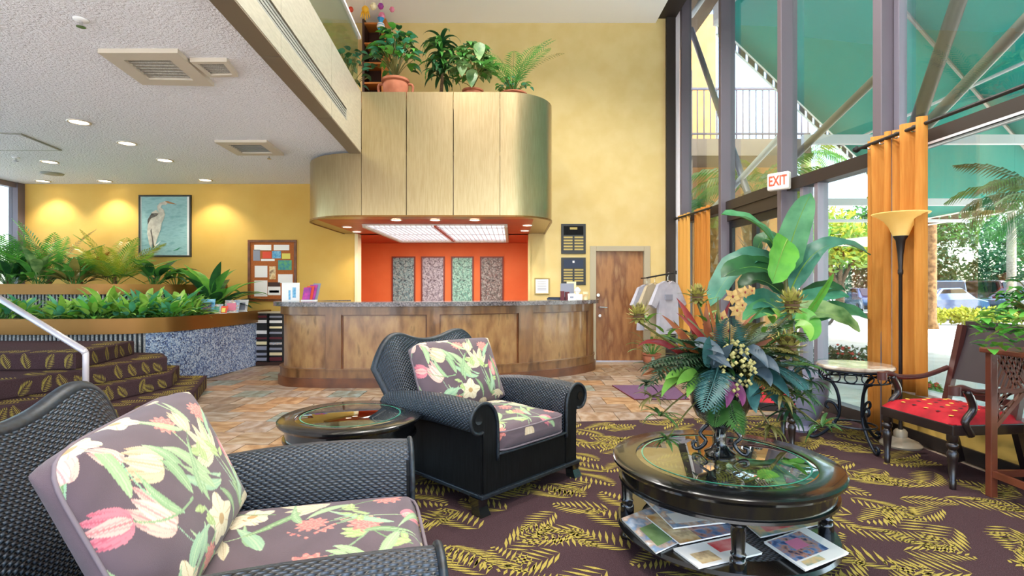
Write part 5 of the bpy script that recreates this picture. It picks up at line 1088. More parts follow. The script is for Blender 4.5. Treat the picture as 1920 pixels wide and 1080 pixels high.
for k in range(34):
    a = 2*PI*k/34+rf.uniform(-.1, .1); u2 = 1372+math.cos(a)*rf.uniform(110, 185); v2 = 672-math.sin(a)*rf.uniform(60, 95)+18; dy = rf.uniform(-.35, .25)
    afrond(1365+10*math.cos(a), 690, (1372+u2)/2, (672+v2)/2-rf.uniform(10, 35), u2, v2, rf.uniform(.08, .13), rf.choice(['arr_dark', 'arr_dark', 'arr_green', 'arr_olive', 'arr_blue']), 22, -.1, dy, .013)
for k in range(14):
    a = rf.uniform(.2, 2.9); u2 = 1372-math.cos(a)*rf.uniform(90, 165); v2 = 660-math.sin(a)*rf.uniform(60, 110)
    img_leaf('tall_leaf', rf.choice(['rust_leaf', 'arr_olive', 'arr_green', 'red_leaf', 'arr_dark']), 1360, 690, (1360+u2)/2-10, (690+v2)/2-25, u2, v2, rf.uniform(.02, .035), -.05, rf.uniform(-.25, .2))
# drooping dracaena sprays
def spray(u, v, L, m, dY, n=15, from_=(1360, 720)):
    c = A(u, v, AY+dY); mb = MB()
    for k in range(n):
        h = 2*PI*k/n+rr.uniform(-.2, .2); blade(mb, arc(c, h, rr.uniform(-.3, .9), L*rr.uniform(.7, 1.1), 1.2, 5), .018, up_face(h), 'lance', .2)
    o = part('dracaena_spray', mb, m); obj('stem', MB().tube(bez(A(*from_, AY-.1), (A(*from_)+c)*.5+Vector((0, 0, .1)), c, 6), .004, 5), 'arr_olive', o)
for u, v, L, m, dY in ((1238, 780, .13, 'arr_green', -.3), (1222, 745, .12, 'arr_olive', -.25), (1212, 720, .1, 'arr_dark', -.1), (1480, 770, .15, 'arr_dark', -.25), (1500, 745, .16, 'arr_green', -.2), (1540, 800, .13, 'arr_green', -.35), (1465, 740, .15, 'arr_olive', -.3), (1520, 715, .14, 'arr_dark', -.1), (1510, 690, .14, 'arr_blue', 0), (1445, 800, .12, 'arr_olive', -.3), (1225, 690, .12, 'arr_dark', -.1), (1250, 825, .09, 'arr_green', -.3)): spray(u, v, L, m, dY)
# filler foliage mass
for i in range(210):
    a = rr.uniform(0, 2*PI); u = 1372+math.cos(a)*rr.uniform(20, 120); v = 672+math.sin(a)*rr.uniform(15, 80); dY = rr.uniform(-.22, .3); c = A(u, v, AY+dY); h = math.atan2(c.y, c.x)+rr.uniform(-.7, .7)
    part('filler_leaf', blade(MB(), arc(core.lerp(c, .45), h, rr.uniform(-.1, .8), rr.uniform(.16, .3), rr.uniform(.6, 1.5), 6), rr.uniform(.025, .065), up_face(h), rr.choice(['lance', 'ovate']), .25), rr.choice(['arr_dark', 'arr_dark', 'arr_green', 'arr_blue', 'arr_blue', 'arr_grey', 'arr_olive']))
# ---------------------------------------------------------------- banana plant in a grey pot
BY = 5.05; BO = at(1500, 808, BY); BO.z = .012
t = thing('banana_plant', 'tall potted plant with broad paddle leaves in a grey urn, left of the orange curtain', 'plant', tuple(BO))
def B(u, v, dY=0): return at(u, v, BY+dY)-BO
part('pot', MB().lathe([(.001, 0), (.13, 0), (.14, .02), (.11, .06), (.17, .16), (.235, .34), (.255, .47), (.275, .5), (.27, .53), (.24, .53), (.225, .48), (.001, .47)], n=32, caps=False), 'pot_grey', smooth_angle=50)
part('stem', MB().tube([Vector((0, 0, .46)), B(1482, 620), B(1474, 540), B(1470, 480)], [.035, .03, .022, .014], 8), 'leaf_olive')
stem0 = (1478, 600)
for a in ((1470, 520, 1480, 440, 1520, 362, .26, 0, -.1, 'leaf_banana', (-.4, -1, .1)), (1466, 500, 1440, 400, 1352, 402, .24, 0, -.1, 'leaf_banana', (.2, -.5, 1)), (1466, 520, 1400, 430, 1332, 575, .34, .1, 0, 'leaf_blue', (-.5, -.6, 1)), (1476, 448, 1464, 470, 1448, 532, .30, -.15, -.3, 'leaf_bright', (.35, -1, .25)),
          (1476, 560, 1530, 410, 1632, 478, .23, 0, -.15, 'leaf_blue', (.1, -.5, 1)), (1480, 600, 1520, 540, 1592, 556, .22, 0, .1, 'leaf_teal', (0, -.7, 1)), (1490, 620, 1530, 570, 1563, 512, .09, -.05, -.2, 'leaf_bright', (.4, -1, .2)), (1486, 600, 1540, 560, 1612, 622, .26, 0, -.25, 'leaf_var', (.2, -.8, .8)), (1490, 610, 1570, 560, 1632, 600, .22, 0, .1, 'leaf_banana', (.1, -.6, .8)),
          (1476, 600, 1430, 540, 1400, 580, .26, -.05, -.2, 'leaf_blue', (-.2, -.9, .8)), (1490, 600, 1525, 590, 1520, 640, .2, -.1, -.25, 'leaf_bright', (0, -1, .3)), (1476, 560, 1420, 500, 1385, 540, .22, .1, .2, 'leaf_dark', (-.2, -.7, 1)), (1470, 470, 1485, 430, 1478, 400, .2, .05, .1, 'leaf_teal', (.5, -1, 0)), (1470, 480, 1430, 420, 1420, 470, .2, .1, .25, 'leaf_dark', (-.3, -.7, 1)), (1468, 520, 1410, 480, 1352, 520, .26, -.1, -.2, 'leaf_dark', (-.2, -.8, .9)), (1474, 590, 1440, 560, 1392, 600, .18, 0, -.3, 'leaf_banana', (0, -1, .6)), (1486, 580, 1545, 520, 1585, 545, .16, .1, .2, 'leaf_dark', (.2, -.7, .8))):
    u0, v0, u1, v1, u2, v2, w_, d0, d2, m, fc = a
    pts = bez(B(u0, v0, d0), B(u1, v1, (d0+d2)/2), B(u2, v2, d2), 14); base_ = B(u0, v0+25 if v0 < 590 else v0, d0)
    o = part('paddle_leaf', blade(MB(), pts, w_, fc, 'banana', .3, .035, u0), m); obj('midrib', MB().tube([p+Vector((0, -.004, -.004)) for p in pts], [max(.002, .008*(1-i/15)) for i in range(15)], 5), 'leaf_lime', o)
# ---------------------------------------------------------------- generic small plants
def plant(name, label, cat, loc, group=None): return thing(name, label, cat, tuple(loc), group=group)
def palm_clump(t, n, L, m, w=.22, nl=16, up=(.7, 1.4), droop=(.9, 1.6), lw=.022, seed=0, hs=None):
    r = random.Random(seed)
    for k in range(n):
        h = hs[k % len(hs)] if hs else 2*PI*k/n+r.uniform(-.3, .3); e = r.uniform(*up); l = L*r.uniform(.75, 1.1)
        obj('frond', frond(MB(), arc((0, 0, 0), h, e, l, r.uniform(*droop), 9), w*r.uniform(.8, 1.1), nl, lw, .4, .85, .2), r.choice(m), t, smooth=False)
def leafy(t, n, L, W_, m, up=(.5, 1.3), droop=(.8, 1.6), prof='lance', seed=0, stem=.12, nm='leaf', base_r=.05):
    r = random.Random(seed)
    for k in range(n):
        h = 2*PI*k/n*2.4+r.uniform(-.3, .3); e = r.uniform(*up); l = L*r.uniform(.7, 1.15); b0 = Vector((math.cos(h), math.sin(h), 0))*base_r*r.random()
        s = arc(b0, h, min(1.5, e+.3), l*.45, .25, 4); p = arc(s[-1], h, e, l*.75, r.uniform(*droop), 6)
        o = obj(nm, blade(MB(), p, W_*r.uniform(.8, 1.15), up_face(h), prof, .25), r.choice(m), t, smooth=True); obj('stalk', MB().tube(s, .005, 4, caps=False), 'leaf_mid', o)
SOIL_U, SOIL_L = 1.35, .88
pl_specs = [  # name, label, u, Y, soil, kind
 ('parlour_palm', 'dense green palm at the far left of the upper planter', 15, 8.6, 'palm', 20, 1.05, ['leaf_mid', 'leaf_dark', 'leaf_bright'], .26),
 ('parlour_palm', 'tall upright palm in front of the yellow wall, left of the heron painting', 92, 8.9, 'palm', 15, 1.2, ['leaf_mid', 'leaf_olive', 'leaf_bright'], .24),
 ('parlour_palm', 'yellow-green feathery palm lit from above, just left of the heron painting', 215, 8.8, 'palm', 20, 1.08, ['leaf_yellow', 'leaf_lime', 'leaf_olive', 'leaf_yellow'], .26),
 ('parlour_palm', 'low palm between the two tall palms in the upper planter', 150, 8.8, 'palm', 14, .75, ['leaf_mid', 'leaf_olive', 'rust_leaf'], .2)]
for i, (nm, lb, u, Y, kind, n, L, ms, w_) in enumerate(pl_specs):
    p = at(u, 540, Y); tt = plant(nm, lb, 'palm', (p.x, p.y, SOIL_U), 'palms in the upper planter'); palm_clump(tt, n, L, ms, w_*1.2, 20, (.75, 1.5), (.5, 1.2), .03, 30+i)
    obj('stem', MB().lathe([(.05, -.01), (.035, .12), (.02, .22)], n=8), 'bark', tt)
for i, (lb, u, Y, n, L, W_, ms) in enumerate([('broad leaved plant under the heron painting', 288, 8.95, 24, .62, .17, ['leaf_dark', 'leaf_mid']), ('broad leaved plant at the left end of the upper planter', 70, 8.35, 26, .55, .14, ['leaf_mid', 'leaf_bright', 'leaf_var']), ('leafy plant in the shade of the left palms', 20, 8.3, 22, .5, .13, ['leaf_mid', 'leaf_dark']),
                                                  ('small light green plant below the heron painting', 330, 9.2, 18, .4, .1, ['leaf_lime', 'leaf_yellow']), ('small leafy plant at the corner of the upper planter', 140, 8.3, 20, .42, .12, ['leaf_mid', 'leaf_olive'])]):
    p = at(u, 540, Y); tt = plant('foliage_plant', lb, 'plant', (p.x, p.y, SOIL_U), 'leafy plants in the upper planter'); leafy(tt, n, L, W_, ms, (.35, 1.3), (.5, 1.4), 'lance', 40+i)
p = at(412, 560, 9.0); tt = plant('peace_lily', 'glossy dark green broad leaved plant at the planter end, next to the bulletin board', 'plant', (-5.0, 8.85, SOIL_L)); leafy(tt, 34, .78, .19, ['leaf_dark', 'leaf_mid', 'leaf_bright'], (.35, 1.3), (.5, 1.3), 'lance', 50)
# ground cover in the lower planter
lo = [(-6.75, 7.35), (-6.3, 7.5), (-5.95, 7.3), (-5.75, 7.6), (-5.45, 7.35), (-5.3, 7.75), (-5.1, 7.6), (-5.05, 8.1), (-4.85, 7.9), (-4.95, 8.5), (-6.9, 7.1), (-6.0, 7.12), (-5.6, 7.15), (-5.2, 7.3), (-4.85, 7.55)]
who = ['at the left end', 'left of the handrail shadow', 'behind the rim at left', 'below the upper planter corner', 'in the middle front row', 'behind the middle row', 'right of the middle', 'toward the right back', 'near the rim highlight at right', 'beside the brochures', 'at the far left rim', 'along the rim, second from left', 'along the rim, third from left', 'along the rim at the bend', 'along the rim right of the bend']
for i, (x, y) in enumerate(lo):
    tt = plant('pothos', 'bright lime ground cover plant in the lower planter, '+who[i], 'plant', (x, y, SOIL_L), 'lime ground cover plants'); tall = i in (3, 5, 7)
    leafy(tt, 48, .46 if tall else .33, .10 if tall else .085, ['leaf_pothos', 'leaf_bright', 'leaf_lime', 'leaf_pothos', 'leaf_teal'], (.2, 1.35), (.4, 1.3), 'ovate', 60+i, base_r=.16)
p = at(182, 575, 7.7); tt = thing('garden_statue', 'small pale bird figure standing among the lime plants', 'statue', (p.x, p.y, SOIL_L)); obj('figure', MB().lathe([(.05, 0), (.045, .03), (.03, .08), (.05, .16), (.045, .24), (.03, .3), (.04, .34), (.03, .38), (.005, .42)], n=14), 'heron_white', tt, smooth=True); obj('beak', MB().tube([(0, -.03, .36), (.01, -.1, .34)], [.012, .003], 6), 'bill', tt)
# brochures at the end of the planter rim
for i, (u, Y, w_, h_, m, lb) in enumerate(((388, 8.3, .18, .22, 'print_blue', 'blue leaflet leaning among the plants at the planter end'), (404, 8.35, .16, .14, 'mag_a', 'small blue and white leaflet on the planter end'), (419, 8.3, .08, .11, 'print_red', 'small orange leaflet on the planter end'), (434, 8.6, .2, .2, 'mag_a', 'pale printed leaflet near the bulletin board'), (453, 8.9, .16, .2, 'paper_white', 'white leaflet at the very end of the planter'))):
    p = at(u, 588, Y); tt = thing('leaflet', lb, 'leaflet', (p.x, p.y, .955), math.radians(18), 'leaflets on the planter rim'); obj('sheet', MB().extr([(-w_/2, 0, 0), (w_/2, 0, 0), (w_/2+.02, .06, h_), (-w_/2, .06, h_)], (0, .008, 0)), m, tt); obj('print', MB().extr([(-w_*.35, -.003, h_*.15), (w_*.3, -.003, h_*.15), (w_*.32, .04, h_*.75), (-w_*.35, .04, h_*.75)], (0, -.001, 0)), ['mag_b', 'print_teal', 'print_yellow', 'pink', 'print_grey'][i], tt)
    obj('holder', MB().box(-w_/2, w_/2, -.02, .07, -.003, .006), 'white_plastic', tt)
# ---------------------------------------------------------------- plants on the canopy top
ZL = 3.98
def pot(t, r, h, m='terracotta', handles=False):
    o = obj('pot', MB().lathe([(.001, 0), (r*.65, 0), (r*.7, .02), (r*.92, h*.55), (r*.98, h*.8), (r*.9, h*.88), (r*1.05, h*.92), (r*1.05, h), (r*.9, h), (r*.88, h*.9), (.001, h*.88)], n=24, caps=False), m, t, smooth=True, smooth_angle=50)
    if handles:
        for s in (-1, 1): obj('handle', MB().tube(crom([(s*r*.95, 0, h*.85), (s*r*1.3, 0, h*.8), (s*r*1.25, 0, h*.5), (s*r*.9, 0, h*.45)], 5), r*.1, 7), m, o, smooth=True)
    return o
def bushy(t, z, n, R, H, W_, ms, seed, prof='ovate', flat_=1., gap=None):
    r = random.Random(seed)
    for k in range(n):
        a = r.uniform(0, 2*PI); e = r.uniform(-.35, 1.35); rad = r.uniform(.55, 1); c = Vector((math.cos(a)*math.cos(e)*R*rad, math.sin(a)*math.cos(e)*R*rad*flat_, z+H*.45+math.sin(e)*H*.55*rad))
        h = a+r.uniform(-.6, .6); obj('leaf', blade(MB(), arc(c-Vector((math.cos(h), math.sin(h), 0))*W_*.5, h, r.uniform(-.3, .6), W_*r.uniform(1.3, 2.2), 1.2, 5), W_*r.uniform(.8, 1.2), up_face(h), prof, .25), r.choice(ms), t, smooth=True)
        if k % 3 == 0: obj('stalk', MB().tube(bez((0, 0, z), (c.x*.3, c.y*.3, c.z*.6+z*.4), tuple(c), 4), .005, 4, caps=False), 'leaf_olive', t)
p = at(741, 160, 7.75); tt = plant('potted_ivy', 'bushy green ivy in a handled terracotta pot on the metal canopy', 'plant', (p.x, 7.78, ZL)); pot(tt, .19, .4, handles=True); bushy(tt, .4, 150, .38, .75, .095, ['leaf_mid', 'leaf_bright', 'leaf_dark', 'leaf_teal'], 71)
p = at(825, 160, 7.9); tt = plant('potted_tree', 'dark dracaena tree on a thin trunk behind the other plants on the metal canopy', 'plant', (p.x, 8.0, ZL)); pot(tt, .14, .22); obj('trunk', MB().tube([(0, 0, .2), (.02, 0, .5), (-.02, 0, 1.1)], [.03, .025, .02], 7), 'bark', tt)
rr = random.Random(8)
for k in range(80):
    h = 2*PI*k/46*5; z = .5+.6*k/80; obj('leaf', blade(MB(), arc((-.0, 0, z), h, rr.uniform(.1, 1.1), rr.uniform(.3, .46), 2.2, 7), .07, up_face(h), 'strap', .25), rr.choice(['leaf_dark', 'leaf_dark', 'leaf_mid']), tt, smooth=True)
p = at(886, 160, 7.7); tt = plant('dieffenbachia', 'variegated broad leaved plant in a terracotta pot on the metal canopy', 'plant', (p.x, 7.76, ZL)); pot(tt, .15, .24); leafy_z = bushy(tt, .26, 120, .36, .66, .1, ['leaf_var', 'leaf_mid', 'leaf_var', 'leaf_mid', 'leaf_dark'], 73)
for (du, dv) in ((22, -70), (8, -20), (-10, -40)): c = at(877+du, 172+dv-5, 7.55)-Vector((p.x, 7.76, ZL)); obj('large_leaf', blade(MB(), bez(c+Vector((0, 0, .14)), c, c-Vector((0, .08, .16)), 7), .17, (0, -1, .2), 'ovate', .2), 'leaf_var', tt, smooth=True)
p = at(962, 165, 7.75); tt = plant('potted_palm', 'airy feather palm in a low terracotta bowl at the right end of the metal canopy', 'palm', (p.x, 7.85, ZL)); pot(tt, .2, .22); palm_clump(tt, 14, 1.1, ['leaf_olive', 'leaf_mid'], .19, 20, (1.0, 1.5), (.9, 1.7), .018, 81)
for o in list(tt.children):
    if o.name.startswith('frond'): o.location.z = .2
bushy(tt, .16, 50, .3, .3, .06, ['leaf_mid', 'leaf_teal'], 75)
p = at(672, 150, 8.3); tt = plant('potted_fern', 'dark bushy plant standing behind the balcony glass', 'plant', (at(655, 150, 8.2).x, 8.2, 4.0)); pot(tt, .2, .35); bushy(tt, .35, 50, .36, .7, .09, ['leaf_blue', 'leaf_teal', 'leaf_dark'], 76); palm_clump(tt, 6, .6, ['leaf_olive', 'rust_leaf'], .14, 14, (.2, .8), (.8, 1.6), .02, 82)
# ---------------------------------------------------------------- balcony shelf with hanging ornaments
xs0 = at(676, 0, 9.3).x; tt = thing('wooden_shelf', 'tall dark shelf with an orange side on the balcony', 'shelf', (xs0, 9.4, 4.0)); 
obj('side', MB().box(.34, .42, 0, .35, 0, 2.1), 'shelf_orange', tt); obj('side', MB().box(0, .04, 0, .35, 0, 2.1), 'shelf_dark', tt); obj('rear', MB().box(.04, .34, .31, .35, 0, 2.1), 'shelf_dark', tt)
for k in range(6): obj('shelf_board', MB().box(.04, .34, 0, .31, .25+.35*k, .28+.35*k), 'shelf_orange', tt)
for i, (u, v, m, lb, s) in enumerate(((685, 22, 'hot_yellow', 'yellow hand shaped hanging ornament', 1.), (700, 12, 'trim_cream', 'cream shell shaped hanging ornament', .8), (716, 30, 'pink', 'pink ball shaped hanging ornament', .8), (735, 18, 'pink', 'small pale pink hanging ornament at right', .6), (658, 18, 'print_red', 'small coral hanging ornament seen through the glass', .6), (714, 48, 'sky_blue', 'blue fish shaped hanging ornament', .9), (714, 12, 'magenta', 'purple hanging ornament near the ceiling', .7))):
    p = at(u, v, 8.9); tt = thing('hanging_ornament', lb, 'ornament', tuple(p), group='hanging ornaments above the balcony')
    if m == 'hot_yellow':
        mm = MB().lathe([(.001, -.03), (.05, 0), (.06, .05), (.03, .09), (.001, .1)], n=12, caps=False)
        for k in range(5): mm.tube([(-.05+.025*k, 0, 0), (-.075+.0375*k, -.01, -.14+.02*abs(k-2))], [.014, .008], 6)
        obj('body', mm, m, tt, smooth=True)
    elif m == 'sky_blue':
        obj('body', MB().lathe([(.001, -.1), (.05, -.06), (.065, 0), (.03, .07), (.06, .12), (.001, .1)], n=12, caps=False), m, tt, smooth=True); obj('stripe', MB().lathe([(.055, -.05), (.068, -.02), (.055, .03)], n=12, caps=False), 'paper_white', tt, smooth=True)
    else: obj('body', MB().lathe([(.001, -.08*s), (.05*s, -.05*s), (.075*s, 0), (.05*s, .06*s), (.001, .08*s)], n=9, caps=False), m, tt)
    obj('string', MB().tube([(0, 0, .08), (0, 0, 6.219-p.z)], .002, 4), 'white_plastic', tt)
# ---------------------------------------------------------------- plant on the stand
tt = plant('potted_ivy', 'leafy green plant spilling over the wooden lattice stand', 'plant', (3.34, 3.28, .967)); pot(tt, .12, .16, 'pot_grey'); bushy(tt, .1, 170, .3, .42, .055, ['leaf_mid', 'leaf_bright', 'leaf_dark'], 91, 'ovate'); 
rr = random.Random(4)
for k in range(60):
    c = at(rr.uniform(1840, 1910), rr.uniform(585, 655), 3.2)-Vector((3.34, 3.28, .967)); h = rr.uniform(0, 6.28); obj('leaf', blade(MB(), arc(c, h, rr.uniform(-.2, .8), .09, .8, 4), .055, up_face(h), 'ovate', .2), rr.choice(['leaf_bright', 'leaf_mid', 'leaf_lime']), tt, smooth=True)
obj('runner', MB().tube(bez((-.05, -.02, .14), at(1870, 600, 3.2)-Vector((3.34, 3.28, .967)), at(1848, 640, 3.2)-Vector((3.34, 3.28, .967)), 6), .004, 5), 'leaf_olive', tt)
# plant by the clothes rail on the floor
p = flr(1235, 690); tt = plant('foliage_plant', 'small spiky floor plant with red blooms beside the wooden door', 'plant', (2.33, 8.9, 0)); pot(tt, .15, .26, 'terracotta'); leafy(tt, 18, .5, .06, ['leaf_mid', 'leaf_var', 'leaf_olive'], (.3, 1.3), (.8, 1.6), 'strap', 95)
for o in list(tt.children):
    if o.name.startswith('leaf'): o.location.z = .22
# ---------------------------------------------------------------- outside
mat('driveway', '#d9d5cd', .9, c2='#cbc6bd', nscale=2); mat('asphalt', '#8f8d8b', .9); mat('teal_fabric', '#08958c', .7, trans=.45); mat('valance', '#5a4f4a', .7); mat('valance_white', '#f0efec', .7); mat('stucco_orange', '#e8ac6c', .85, c2='#e0a060', nscale=4); mat('beam_taupe', '#8a7868', .7); mat('hedge', '#8a9430', .8, trans=.2); mat('hedge_light', '#b8b840', .7, trans=.3); mat('car_white', '#e4e8ee', .2, coat=1); mat('car_blue', '#30486e', .2, coat=1); mat('car_dark', '#1a2028', .2, coat=1); mat('car_silver', '#9aa2ac', .25, metal=.5, coat=1); mat('car_maroon', '#5a2420', .25, coat=1); mat('car_glass', '#10151c', .08, coat=.5); mat('tyre', '#101010', .8); mat('palm_trunk', '#a0764c', .9, c2='#5f4228', nscale=9); mat('palm_grey', '#a89c8c', .9, c2='#857868', nscale=14); mat('far_white', '#f2f0ea', .9); mat('rope_light', '#fbfaf2', .4, emit='#fffbe8', estr=1.2); mat('flower_red', '#c43a34', .6); mat('bluish_walk', '#a9b6c0', .9)
struct('ground', MB().box(3.9, 75, -40, 75, -.3, -.06).box(-75, -9.2, -40, 75, -.3, -.06).box(-9.2, 3.9, 12.15, 75, -.3, -.06).box(-9.2, 3.9, -40, -3.05, -.3, -.06), 'driveway', 'pale concrete driveway outside the windows')  # last slab is unseen, added behind the viewer to bounce sunlight in
# teal entrance canopy
cn = thing('entrance_canopy', 'large teal fabric canopy over the entrance outside the glass', 'canopy')
A0, A1, A2, A3 = Vector((3.95, 10.3, 6.45)), Vector((12.2, 15.9, 3.4)), Vector((11.1, -6, 3.4)), Vector((3.95, -6, 6.45))
def cpt(a, c): return A0.lerp(A1, a).lerp(A3.lerp(A2, a), c)
for i in range(5):
    c0, c1 = i/5, (i+1)/5; rows = [[cpt(a/8, c0+(c1-c0)*k/4)+Vector((0, 0, .0)) for k in range(5)] for a in range(9)]
    o = obj('fabric_panel', MB().grid(rows), 'teal_fabric', cn, smooth=True); s = o.modifiers.new('thick', 'SOLIDIFY'); s.thickness = .006
for i in range(1, 5): obj('rafter_tube', MB().tube([cpt(.0, i/5)-Vector((0, 0, .05)), cpt(1, i/5)-Vector((0, 0, .05))], .03, 8), 'steel_tube', cn)
for i, q in ((1, .5),): obj('purlin_tube', MB().tube([cpt(q, 0)-Vector((0, 0, .08)), cpt(q, 1)-Vector((0, 0, .08))], .03, 8), 'white_steel', cn)
def valance(a, c, n, nm):
    for k in range(n):
        p, q = a.lerp(c, (k+.12)/n), a.lerp(c, (k+.88)/n); obj(nm, MB().extr([p, q, q-Vector((0, 0, .2)), p-Vector((0, 0, .2))], (.01, .01, 0)), 'valance', cn)
    obj('edge_tube', MB().tube([a, c], .035, 6).tube([a-Vector((0, 0, .2)), c-Vector((0, 0, .2))], .02, 6), 'valance_white', cn)
valance(A0, A1, 30, 'valance_flap'); valance(A1, A2, 60, 'valance_flap')
obj('sun_gap_filler', MB().box(3.88, 3.94, -6, 10.3, 6.4, 6.8), 'white_steel', cn)  # added strip, closes the gap that let a sun stripe inside
# rope light under the fabric
z = MB(); P = []
for k in range(90): q = cpt(.02+.96*k/89, .32+.0*k)-Vector((0, 0, .12+.05*(k % 2))); P.append(q)
obj('rope_light', z.tube(P, .02, 5), 'rope_light', cn)
for k, (u, v, Y, u1) in enumerate(((1505, 262, 9.5, 1990), (1480, 379, 12.6, 1990), (1500, 414, 13.6, 1900))):
    a = at(u, v, Y); c = at(u1, v, Y); c.x = min(c.x, 11.6); a.x = max(a.x, 4.2 if k == 0 else 5.2); o = obj('tie_beam', MB().bar(a, c, .1, .16 if k < 2 else .07), 'white_steel'); tag(o, ['upper white tie beam under the teal canopy', 'lower white tie beam near the outer edge of the canopy', 'thin tie bar below the lower white beam'][k], 'beam', 'white beams under the canopy')
for k, (x, y) in enumerate(((11.3, 10.2), (11.25, 3.0), (11.9, 15.4))):
    o = obj('canopy_post', MB().lathe([(.16, 0), (.16, .1), (.07, .12), (.07, 3.42)], (x, y, -.06), 14), 'white_steel', smooth=True, smooth_angle=40); tag(o, ['white canopy post just past the right edge', 'white canopy post outside the right edge', 'white canopy post at the far outer corner of the teal canopy'][k], 'post', 'canopy posts')
# neighbouring wing with balcony
bw = thing('neighbour_wing', 'orange stucco wing with an upper balcony seen through the far glass', 'building', (4.0, 12.4, -.06))
obj('wall', MB().box(-.3, 3.4, 1.5, 5, 0, 4.6).box(-.3, 1.35, 1.6, 5, 4.6, 8.6), 'stucco_orange', bw); obj('balcony_slab', MB().box(-.1, 3.1, .25, 1.5, 4.55, 4.95), 'beam_taupe', bw); obj('post', MB().box(.15, .3, .3, .45, 0, 6.6), 'beam_taupe', bw)
rail = obj('balcony_railing', MB().bar((-.1, .3, 6.15), (3.1, .3, 6.15), .05, .05).bar((-.1, .3, 5.08), (3.1, .3, 5.08), .04, .04), 'dark_frame', bw)
for k in range(21): obj('baluster', MB().bar((-.05+.155*k, .3, 4.95), (-.05+.155*k, .3, 6.15), .025, .025), 'dark_frame', rail)
ww = obj('window', MB().box(2.1, 2.8, 1.46, 1.5, .9, 2.2), 'car_glass', bw)
wh = thing('white_building', 'sunlit white building far behind the entrance', 'building', (14, 27, -.06)); obj('wall', MB().box(-9, 2, 0, 5, 0, 4.2), 'far_white', wh); obj('roof', MB().box(-9.3, 2.3, -.3, 5.3, 4.2, 4.45), 'valance_white', wh)
for k in range(5): obj('window', MB().box(-7.6+2*k, -6.5+2*k, -.03, 0, 1.2, 2.6), 'vent_grey', wh)
# trees
def leaf_cloud(mb, c, R, n, s, rnd):
    for _ in range(n):
        d = Vector((rnd.gauss(0, 1), rnd.gauss(0, 1), rnd.gauss(0, 1))).normalized()*rnd.random()**.4; p = Vector((c[0]+d.x*R[0], c[1]+d.y*R[1], c[2]+d.z*R[2])); a = Vector((rnd.gauss(0, 1), rnd.gauss(0, 1), rnd.gauss(0, 1))).normalized(); b = a.cross(Vector((rnd.gauss(0, 1), rnd.gauss(0, 1), rnd.gauss(0, 1)))).normalized(); q = s*rnd.uniform(.6, 1.3)
        mb.add([p-a*q, p+b*q*.45, p+a*q, p-b*q*.45], [(0, 1, 2, 3)])
def tree(label, x, y, h, R, m, seed, n=2600, s=.16):
    rnd = random.Random(seed); tt = thing('leafy_tree', label, 'tree', (x, y, -.06), group='trees beyond the driveway'); tr = MB().tube([(0, 0, 0), (.1, 0, h*.3), (0, 0, h*.55)], [.22, .17, .1], 8); blobs = []
    for k in range(7):
        a = 2*PI*k/7; r = R*.55; c = Vector((r*math.cos(a), r*math.sin(a)*.8, h*(.62+.12*rnd.random()))); blobs.append(c); tr.tube([(0, 0, h*.3), tuple(c*.5+Vector((0, 0, h*.2))), tuple(c)], [.11, .07, .03], 6)
    obj('trunk', tr, 'bark', tt, smooth=True); mb = MB(); mb2 = MB()
    for c in blobs+[Vector((0, 0, h*.85))]: leaf_cloud(mb, c, (R*.55, R*.55, h*.22), n//12, s, rnd); leaf_cloud(mb2, c+Vector((0, 0, h*.05)), (R*.6, R*.6, h*.2), n//14, s, rnd)
    o = obj('foliage', mb, m[0], tt, recalc=False); o['kind'] = 'stuff'; o = obj('foliage', mb2, m[1], tt, recalc=False); o['kind'] = 'stuff'
tree('spreading green tree behind the parked cars', 26, 35, 7.6, 4.6, ('leaf_dark', 'leaf_mid'), 1, 5200)
tree('yellow-green tree left of the spreading tree, behind the palm trunk', 18.8, 36, 7.4, 3.4, ('leaf_lime', 'hedge_light'), 2, 4200)
tree('dark tree at the right edge behind the cars', 35, 35.5, 7, 4.4, ('leaf_dark', 'leaf_mid'), 3, 4200)
tree('pale tree right of the small palm, at the right edge', 33, 27, 4.8, 2.4, ('leaf_bright', 'leaf_lime'), 4, 3000)
tree('bright leafy tree visible past the entrance doors', 11.5, 24, 5.0, 2.4, ('leaf_lime', 'leaf_bright'), 5, 2600)
tree('pale tree beyond the side panel beside the orange curtain', 15.0, 24.5, 4.6, 2.0, ('leaf_lime', 'hedge_light'), 6, 2200)
for i in range(6):
    x = 18.6+i*3.5; tt = thing('shrub', ['low dark shrub behind the cars, leftmost', 'low dark shrub behind the cars, second', 'low dark shrub behind the cars, third', 'low dark shrub behind the cars, fourth', 'low dark shrub behind the cars, fifth', 'low dark shrub behind the cars, rightmost'][i], 'shrub', (x, 32.0, -.06), group='shrubs behind the cars'); mb = MB(); leaf_cloud(mb, (0, 0, 1.9), (1.8, .9, 2.0), 1500, .17, random.Random(60+i)); o = obj('foliage', mb, 'leaf_dark', tt, recalc=False); o['kind'] = 'stuff'; obj('stem', MB().tube([(0, 0, 0), (0, 0, .9)], .06, 6), 'bark', tt)
